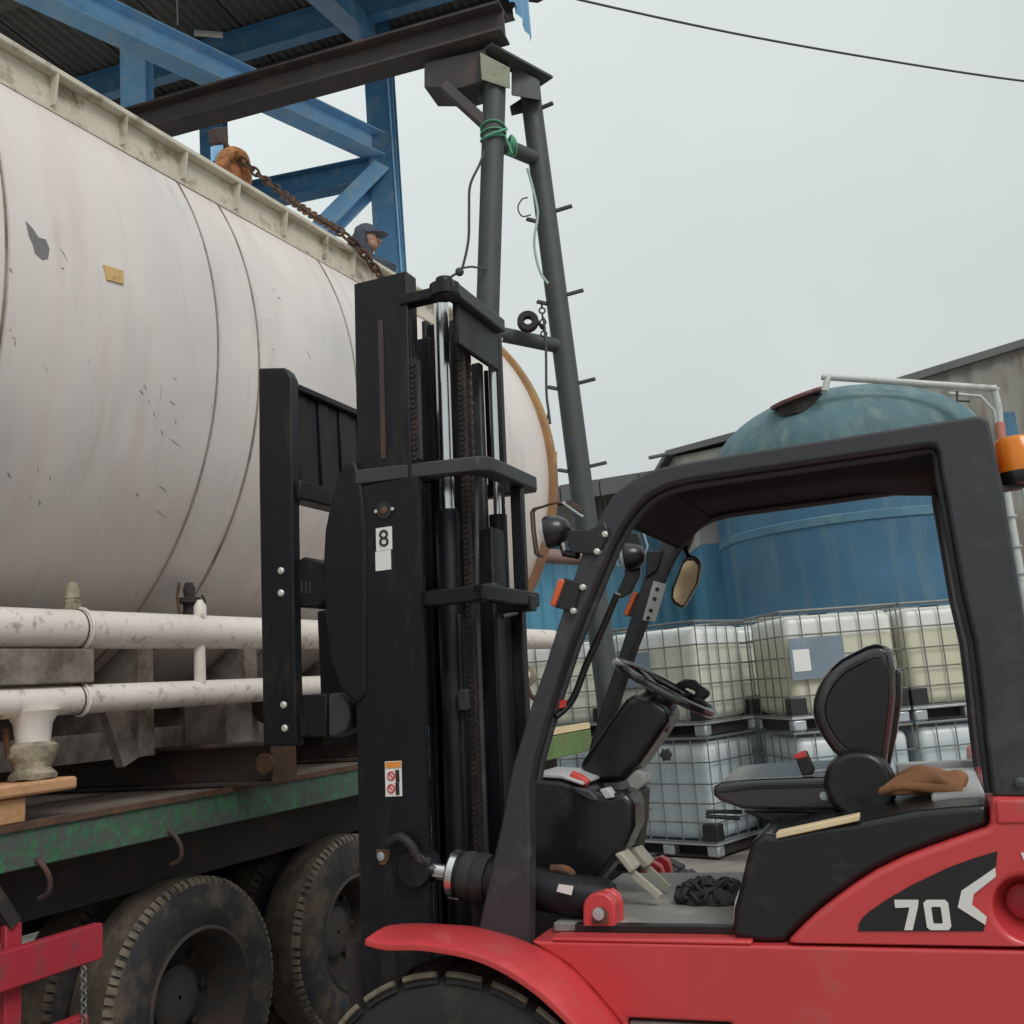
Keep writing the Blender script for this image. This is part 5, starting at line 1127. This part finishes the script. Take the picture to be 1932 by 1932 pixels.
# ---- mast (leans back a little)
TL = .038
def ml(x, z): return x + TL * (z - 1.06)
def mu(u, v, d): p = f(u, v, d); return p.x - TL * (p.z - 1.06)
def mbox(mb, x0, x1, y0, y1, z0, z1):
    return mb.hexa([(ml(x0, z0), y0, z0), (ml(x1, z0), y0, z0), (ml(x1, z0), y1, z0), (ml(x0, z0), y1, z0), (ml(x0, z1), y0, z1), (ml(x1, z1), y0, z1), (ml(x1, z1), y1, z1), (ml(x0, z1), y1, z1)])
MN, MF = 3.10, 3.62                                      # near face, far face of the mast
xa, xb = mu(669, 700, MN), mu(770, 700, MN)
zT = f(700, 526, MN).z; zB = .62; zmid = f(800, 862, MN).z; zmb = f(800, 889, MN).z
def channel(mb, x0, x1, y0, y1, z0, z1, th, inward):    # C-section: web on the outer side, two flanges turned inward
    yw = (y0, y0 + th) if inward > 0 else (y1 - th, y1)
    mbox(mb, x0, x1, yw[0], yw[1], z0, z1)
    fy = (yw[1], y1) if inward > 0 else (y0, yw[0])
    mbox(mb, x0, x0 + th, fy[0], fy[1], z0, z1); mbox(mb, x1 - th, x1, fy[0], fy[1], z0, z1); return mb
inn = t.part('inner_rail', channel(MB(), xa, xb, MN + .006, MN + .085, zB + .3, zT, .022, 1), blk, .004)
out_ = t.part('outer_rail', channel(MB(), xa - .004, xb + .035, MN - .02, MN + .002, zB, zmb - .02, .02, 1), blk, .004)
t.part('outer_rail', channel(MB(), xa, xb + .035, MF - .005, MF + .05, zB, zmid, .02, -1), blk, .004)
fx0, fx1 = mu(893, 780, MF - .06), mu(910, 780, MF - .06)
t.part('inner_rail', channel(MB(), xb - .16, xb + .01, MF - .085, MF - .008, zB + .3, zT - .02, .02, -1), blk, .004)
gp = mu(900, 780, MF - .14)
t.part('guide_post', mbox(MB(), mu(891, 780, MF - .1), mu(908, 780, MF - .1), MF - .1, MF - .06, zB + .4, f(900, 700, MF).z), grey, .006)
t.part('wear_strip', mbox(MB(), xb + .002, xb + .026, MN + .02, MN + .05, zmid, f(775, 676, MN).z), grey, .003)
rp0 = mu(720, 700, MN)
t.part('rusty_run', mbox(MB(), rp0 - .012, rp0 + .008, MN + .002, MN + .008, zmid + .02, f(730, 600, MN).z), darkrust)
# top tie bar: near arm, then across to the far rail
xt = mu(856, 538, MN); z1t, z0t = f(856, 525, MN).z, f(856, 549, MN).z
mbx = MB(); mbox(mbx, xb - .03, xt - .05, MN + .0, MN + .06, z0t - .005, z1t - .012); t.part('top_tie_arm', mbx, blk, .005)
mbx = MB(); mbox(mbx, xt - .055, xt, MN, MF - .04, z0t - .005, z1t); t.part('top_tie_bar', mbx, grey, .006)
mbx = MB(); mbox(mbx, xb - .02, xt - .05, MF - .1, MF - .04, z0t - .005, z1t - .01); t.part('top_tie_arm', mbx, blk, .005)
mbx = MB(); mbox(mbx, xt - .052, xt - .03, MN + .09, MF - .045, f(900, 700, MF - .1).z, z0t - .006); t.part('top_plate', mbx, blk, .006)
cp_ = f(838, 530, MN + .03)
t.part('rod_cap', MB().lathe((cp_.x, cp_.y, z0t), (0, 0, 1), [(.055, 0), (.055, z1t - z0t - .004), (.035, z1t - z0t), (.03, z1t - z0t + .022), (.015, z1t - z0t + .026)], 20), blk)
mbx = MB(); mbox(mbx, mu(784, 700, MN + .30), mu(814, 700, MN + .30), MN + .29, MN + .33, zmid - .02, z0t - .03); t.part('inner_web', mbx, blk, .004)
mbx = MB(); mbox(mbx, mu(852, 700, MN + .30), mu(868, 700, MN + .30), MN + .30, MN + .33, zmid - .02, z0t - .03); t.part('inner_web', mbx, blk, .004)
mbx = MB(); mbox(mbx, mu(920, 700, MF - .02), mu(942, 700, MF - .02), MF - .02, MF + .03, zmid - .02, f(935, 625, MF).z); t.part('far_rail', mbx, blk, .01)
mbx = MB(); mbox(mbx, mu(908, 700, MF - .03), mu(916, 700, MF - .03), MF - .01, MF + .02, zmid - .02, f(915, 700, MF).z); t.part('far_rail', mbx, blk, .004)
# chrome lift rods
RY = MN + .21
xr0 = mu(836, 700, RY)
zc = f(838, 962, RY).z; ztr = f(836, 549, RY).z + .03
lc = t.part('lift_rod', MB().tube([(ml(xr0, zc - .1), RY, zc - .1), (ml(xr0, ztr), RY, ztr)], .0285, 32), chrome)
t.part('lift_cylinder', MB().lathe((ml(xr0, zB), RY, zB), V((ml(xr0, zc) - ml(xr0, zB), 0, zc - zB)), [(.044, 0), (.044, zc - zB - .02), (.036, zc - zB), (.03, zc - zB)], 28), blk, parent=lc)
xr1 = mu(926, 640, MF - .05)
lc2 = t.part('lift_rod', MB().tube([(ml(xr1, zc), MF - .05, zc), (ml(xr1, z0t), MF - .05, z0t)], .016, 20), chrome)
t.part('lift_cylinder', MB().tube([(ml(xr1, zB), MF - .05, zB), (ml(xr1, zc + .0), MF - .05, zc + .0)], .035, 20), blk, parent=lc2)
# leaf chains
def leaf(x, y, z0, z1, wv):
    mb = MB(); k = 0; z = z0
    while z < z1:
        for s in range(3):
            yy = y + (s - 1) * .007 + (.0035 if k % 2 else 0)
            mbox(mb, x - .013, x + .013, yy - .0025, yy + .0025, z + .003, z + .030)
        mb.tube([(ml(x, z), y - .016, z), (ml(x, z), y + .016, z)], .0065, 8); z += .019; k += 1
    return mb
for u, v, y, z0_, z1_ in ((868, 640, MN + .20, zB + .5, z0t - .06), (884, 780, MN + .30, zB + .5, z0t - .10), (938, 780, MF - .005, zmid - .7, z0t - .2), (783, 780, MN + .02, zmid, f(783, 680, MN).z)):
    t.part('lift_chain', leaf(mu(u, v, y), y, z0_, z1_, .02), under)
# middle U-shaped tie: plate in plan
xl_ = mu(672, 875, MN - .02); xc = mu(928, 875, MN - .02); ztop = f(840, 859, MN - .02).z; zbo = f(840, 888, MN - .02).z
x1e = mu(1012, 905, MF - .04)
ut = MB()
def unt(p): return (p.x - TL * (p.z - 1.06), p.y)
A0 = (xl_, MN - .035); A1 = unt(fz(900, 859.5, ztop)); A2 = unt(fz(926, 861, ztop)); A3 = unt(fz(945, 868, ztop)); A4 = unt(fz(1012, 899, ztop))
P = [A0, A1, A2, A3, A4, (A4[0] - .02, A4[1] + .05), (A4[0] - .35, A4[1] + .05), (A4[0] - .35, A4[1] + .0), (A4[0] - .07, A4[1] - .01), (A3[0] - .07, A3[1] + .02), (A1[0] - .05, A1[1] + .055), (xl_ + .1, MN + .02), (xl_, MN + .003)]
ut.prism([(ml(x, zbo), y, zbo) for x, y in P], (TL * (ztop - zbo), 0, ztop - zbo)); mt = t.part('middle_tie', ut, grey, .006)
xq = mu(979, 1000, MF - .09); zq1, zq0 = zbo, f(980, 1140, MF - .09).z
hpst = t.part('hose_guard_post', mbox(MB(), mu(968, 1000, MF - .09), mu(990, 1000, MF - .09), MF - .11, MF - .07, zq0, zq1), blk, .006)
t.part('hose_guard_foot', mbox(MB(), mu(938, 1000, MF - .09), mu(1000, 1000, MF - .09), MF - .12, MF - .05, zq0 - .03, zq0 + .03), blk, .006, parent=hpst)
# lower ties and cover plates
z_a, z_b = f(800, 1115, MN).z, f(800, 1145, MN).z
mbx = MB(); mbox(mbx, xb, xb + .26, MN + .0, MN + .05, z_b, z_a); mbox(mbx, xb + .22, xb + .27, MN, MF, z_b, z_a); lt = t.part('lower_tie', mbx, blk, .006)
mbx = MB(); mbox(mbx, xb - .02, xb + .20, MF - .02, MF + .03, zB, z_b); t.part('far_cover_plate', mbx, blk, .005)
mbx = MB(); mbox(mbx, xb + .03, xb + .09, MN + .18, MN + .34, zB, z_b - .02); t.part('cylinder_block', mbx, blk, .01)
mbx = MB(); mbox(mbx, xb + .02, xb + .16, MN + .34, MN + .47, zB, z_a + .25); t.part('hose_channel', mbx, blk, .01)
mbx = MB(); mbox(mbx, xa + .02, xb + .25, MN + .05, MF, zB - .15, zB + .12); t.part('mast_foot', mbx, blk, .012)
mbx = MB(); mbox(mbx, xb + .02, xb + .25, MN, MN + .1, zB - .04, zB + .17); t.part('mast_foot', mbx, blk, .012)
xh = mu(906, 1300, MN + .12)
hs = t.part('hydraulic_hose', MB().tube([(ml(xh, .95), MN + .12, .95), (ml(xh, z_b), MN + .12, z_b), (ml(xh, z_b + .02), MN + .12, z_b + .02), (ml(xh + .01, zmid), MN + .14, zmid)], .008, 10), grey)
for u, v, dd in ((903, 1120, MN + .03), (927, 1112, MN + .1)):
    p = f(u, v, dd); t.part('hose_clamp', MB().box(p.x - .02, p.x + .02, p.y - .02, p.y + .02, p.z - .03, p.z + .02), grey, .004, parent=hs)
p = f(952, 1160, MF - .1); t.part('hose_clamp', MB().tube([p, p + V((.05, 0, .01))], .014, 8), steel, parent=hs)
t.part('roller_block', mbox(MB(), mu(874, 1310, MN + .2), mu(892, 1310, MN + .2), MN + .15, MN + .19, f(880, 1340, MN + .2).z, f(880, 1300, MN + .2).z), grey, .005)
hose2 = t.part('hydraulic_hose', MB().tube(smoothpts([f(735, 1590, MN - .04), f(755, 1580, MN - .05), f(775, 1595, MN - .05), (f(790, 1620, MN - .04)), f(812, 1628, MN - .03)], 5), .016, 10), rubber2)
# plates on the near rail
def plate(name, u0, v0, u1, v1, m_, d=MN - .0225):
    a, b = f(u0, v0, d), f(u1, v1, d); return t.part(name, mbox(MB(), a.x - TL * (a.z - 1.06), mu(u1, v0, d), d, d + .0022, b.z, a.z), m_)
st1 = plate('number_sticker', 709, 997, 739, 1036, white); plate('blank_sticker', 708, 1041, 737, 1074, white)
fc = bpy.data.curves.new('number', 'FONT'); fc.body = '8'; fc.align_x = 'CENTER'; fc.align_y = 'CENTER'; fc.size = .085; fc.extrude = .0008
fo = bpy.data.objects.new('number', fc); COL.objects.link(fo); bpy.context.view_layer.update()
me = bpy.data.meshes.new_from_object(fo.evaluated_get(bpy.context.evaluated_depsgraph_get())); bpy.data.objects.remove(fo)
no = bpy.data.objects.new('number', me); COL.objects.link(no); me.materials.clear(); me.materials.append(ink); no.parent = st1
no.location = f(724, 1017, MN - .0245) - K.base; no.rotation_euler = (rad(90), 0, 0)
stw = plate('warning_sticker', 726, 1437, 757, 1502, white); plate('sticker_header', 727, 1438, 756, 1448, orgink, MN - .0245).parent = stw
for k in range(2):
    p = f(738, 1464 + 24 * k, MN - .024); t.part('prohibition_sign', MB().torus(p, (0, 1, 0), .013, .0025, 20, 5).bar(p + V((-.009, 0, .009)), p + V((.009, 0, -.009)), .003, .003), redink, parent=stw)
    p = f(750, 1464 + 24 * k, MN - .0235); t.part('pictogram', MB().box(p.x - .007, p.x + .007, p.y - .001, p.y, p.z - .02, p.z + .02), ink, parent=stw)
pk = f(720, 1615, MN - .024)
kp = t.part('pin_keeper', MB().prism(pol(((709, 1603), (736, 1603), (734, 1620), (727, 1632), (716, 1632), (711, 1622)), MN - .026), (0, .005, 0)), rust, .002)
t.part('pivot_pin', MB().lathe((pk.x, MN - .028, pk.z), (0, -1, 0), [(.014, -.005), (.014, .004), (.006, .006)], 14), steel, parent=kp)
q = f(725, 963, MN - .022)
t.part('roller_recess', MB().lathe(q, (0, -1, 0), [(.030, 0), (.030, .003), (.022, .003)], 20), ink)
for s in (-1, 1): t.part('bolt', MB().lathe(q + V((s * .033, 0, 0)), (0, -1, 0), [(.007, 0), (.007, .004), (.003, .006)], 8), bolt_m)
t.part('roller_pin', MB().lathe(q - V((0, .003, 0)), (0, -1, 0), [(.014, 0), (.012, .004), (.004, .006)], 12), rust)

# ---- carriage and load backrest
dc_ = 3.08
L0, L1 = f(487, 694, dc_), f(551, 716, dc_); B0 = f(495, 1408, dc_); B1 = f(559, 1408, dc_)
ca = t.part('backrest_upright', MB().prism(pol(((487, 694), (534, 693), (543, 700), (550, 715), (552, 985), (556, 1250), (560, 1408), (496, 1408), (491, 1100), (488, 900)), dc_), (0, .05, 0)), blk, .008)
for p in ((531, 1077), (531, 1119), (536, 1330), (538, 1374)):
    q = f(*p, dc_); t.part('bolt', MB().lathe((q.x, dc_, q.z), (0, -1, 0), [(.013, -.002), (.013, .006), (.008, .010)], 10), bolt_m, parent=ca)
YW = 4.15; xbk = f(551, 800, dc_).x
zt_, zm_, zb_ = f(551, 716, dc_).z, f(551, 905, dc_).z, f(551, 941, dc_).z
t.part('backrest_top_bar', MB().box(xbk - .05, xbk + .005, dc_ + .05, YW, zt_ - .03, zt_ - .002), blk, .006)
t.part('backrest_ledge', MB().box(xbk - .07, xbk + .012, dc_ + .02, YW, zb_, zm_), blk, .006)
ny = 13
for k in range(ny):
    y = dc_ + .06 + (YW - dc_ - .08) * k / ny; wy_ = (YW - dc_ - .08) / ny
    t.part('backrest_slat', MB().box(xbk - .04, xbk - .015 - .008 * (k % 2), y, y + wy_ - .004, zm_ - .002, zt_ - .031), blk, .003)
t.part('backrest_upright', MB().box(xbk - .09, xbk + .02, YW, YW + .05, B0.z, zt_ + .03), blk, .008)
# side bracket sweeping from the rail to the carriage bars
t.part('carriage_bracket', MB().prism(pol(((652, 870), (668, 868), (680, 905), (690, 1000), (690, 1310), (672, 1330), (640, 1300), (622, 1240), (612, 1140), (609, 1055), (612, 1000), (622, 950), (640, 890)), MN - .03), (0, .05, 0)), blk, .012, seg=3)
ub = t.part('carriage_bar', MB().prism(pol(((554, 1062), (573, 1050), (600, 1058), (616, 1064), (618, 1130), (600, 1146), (558, 1146)), dc_ + .03), (0, YW - dc_ - .03, 0)), blk, .008)
lb = t.part('carriage_bar', MB().prism(pol(((557, 1312), (617, 1308), (617, 1391), (557, 1391)), dc_ + .03), (0, YW - dc_ - .03, 0)), blk, .008)
t.part('fork_hook', MB().prism(pol(((618, 1310), (640, 1306), (656, 1325), (660, 1350), (652, 1380), (634, 1392), (618, 1390)), dc_ + .02), (0, .1, 0)), grey, .01)
t.part('fork_hook', MB().prism(pol(((636, 1060), (652, 1066), (656, 1090), (640, 1104), (628, 1100)), dc_ + .02), (0, .1, 0)), grey, .008)
for k in range(3): 
    p = f(569 + k * 8, 1108, dc_ + .028); t.part('stamped_mark', MB().box(p.x - .003, p.x + .003, p.y, p.y + .003, p.z - .022, p.z + .022), grey, parent=ub)
x0p, x1p = f(500, 1412, dc_), f(560, 1412, dc_)
t.part('fork_heel', MB().box(x0p.x, x1p.x + .06, 3.45, 3.58, B0.z - .04, B0.z + .5), blk, .01)
bpy.context.view_layer.update()
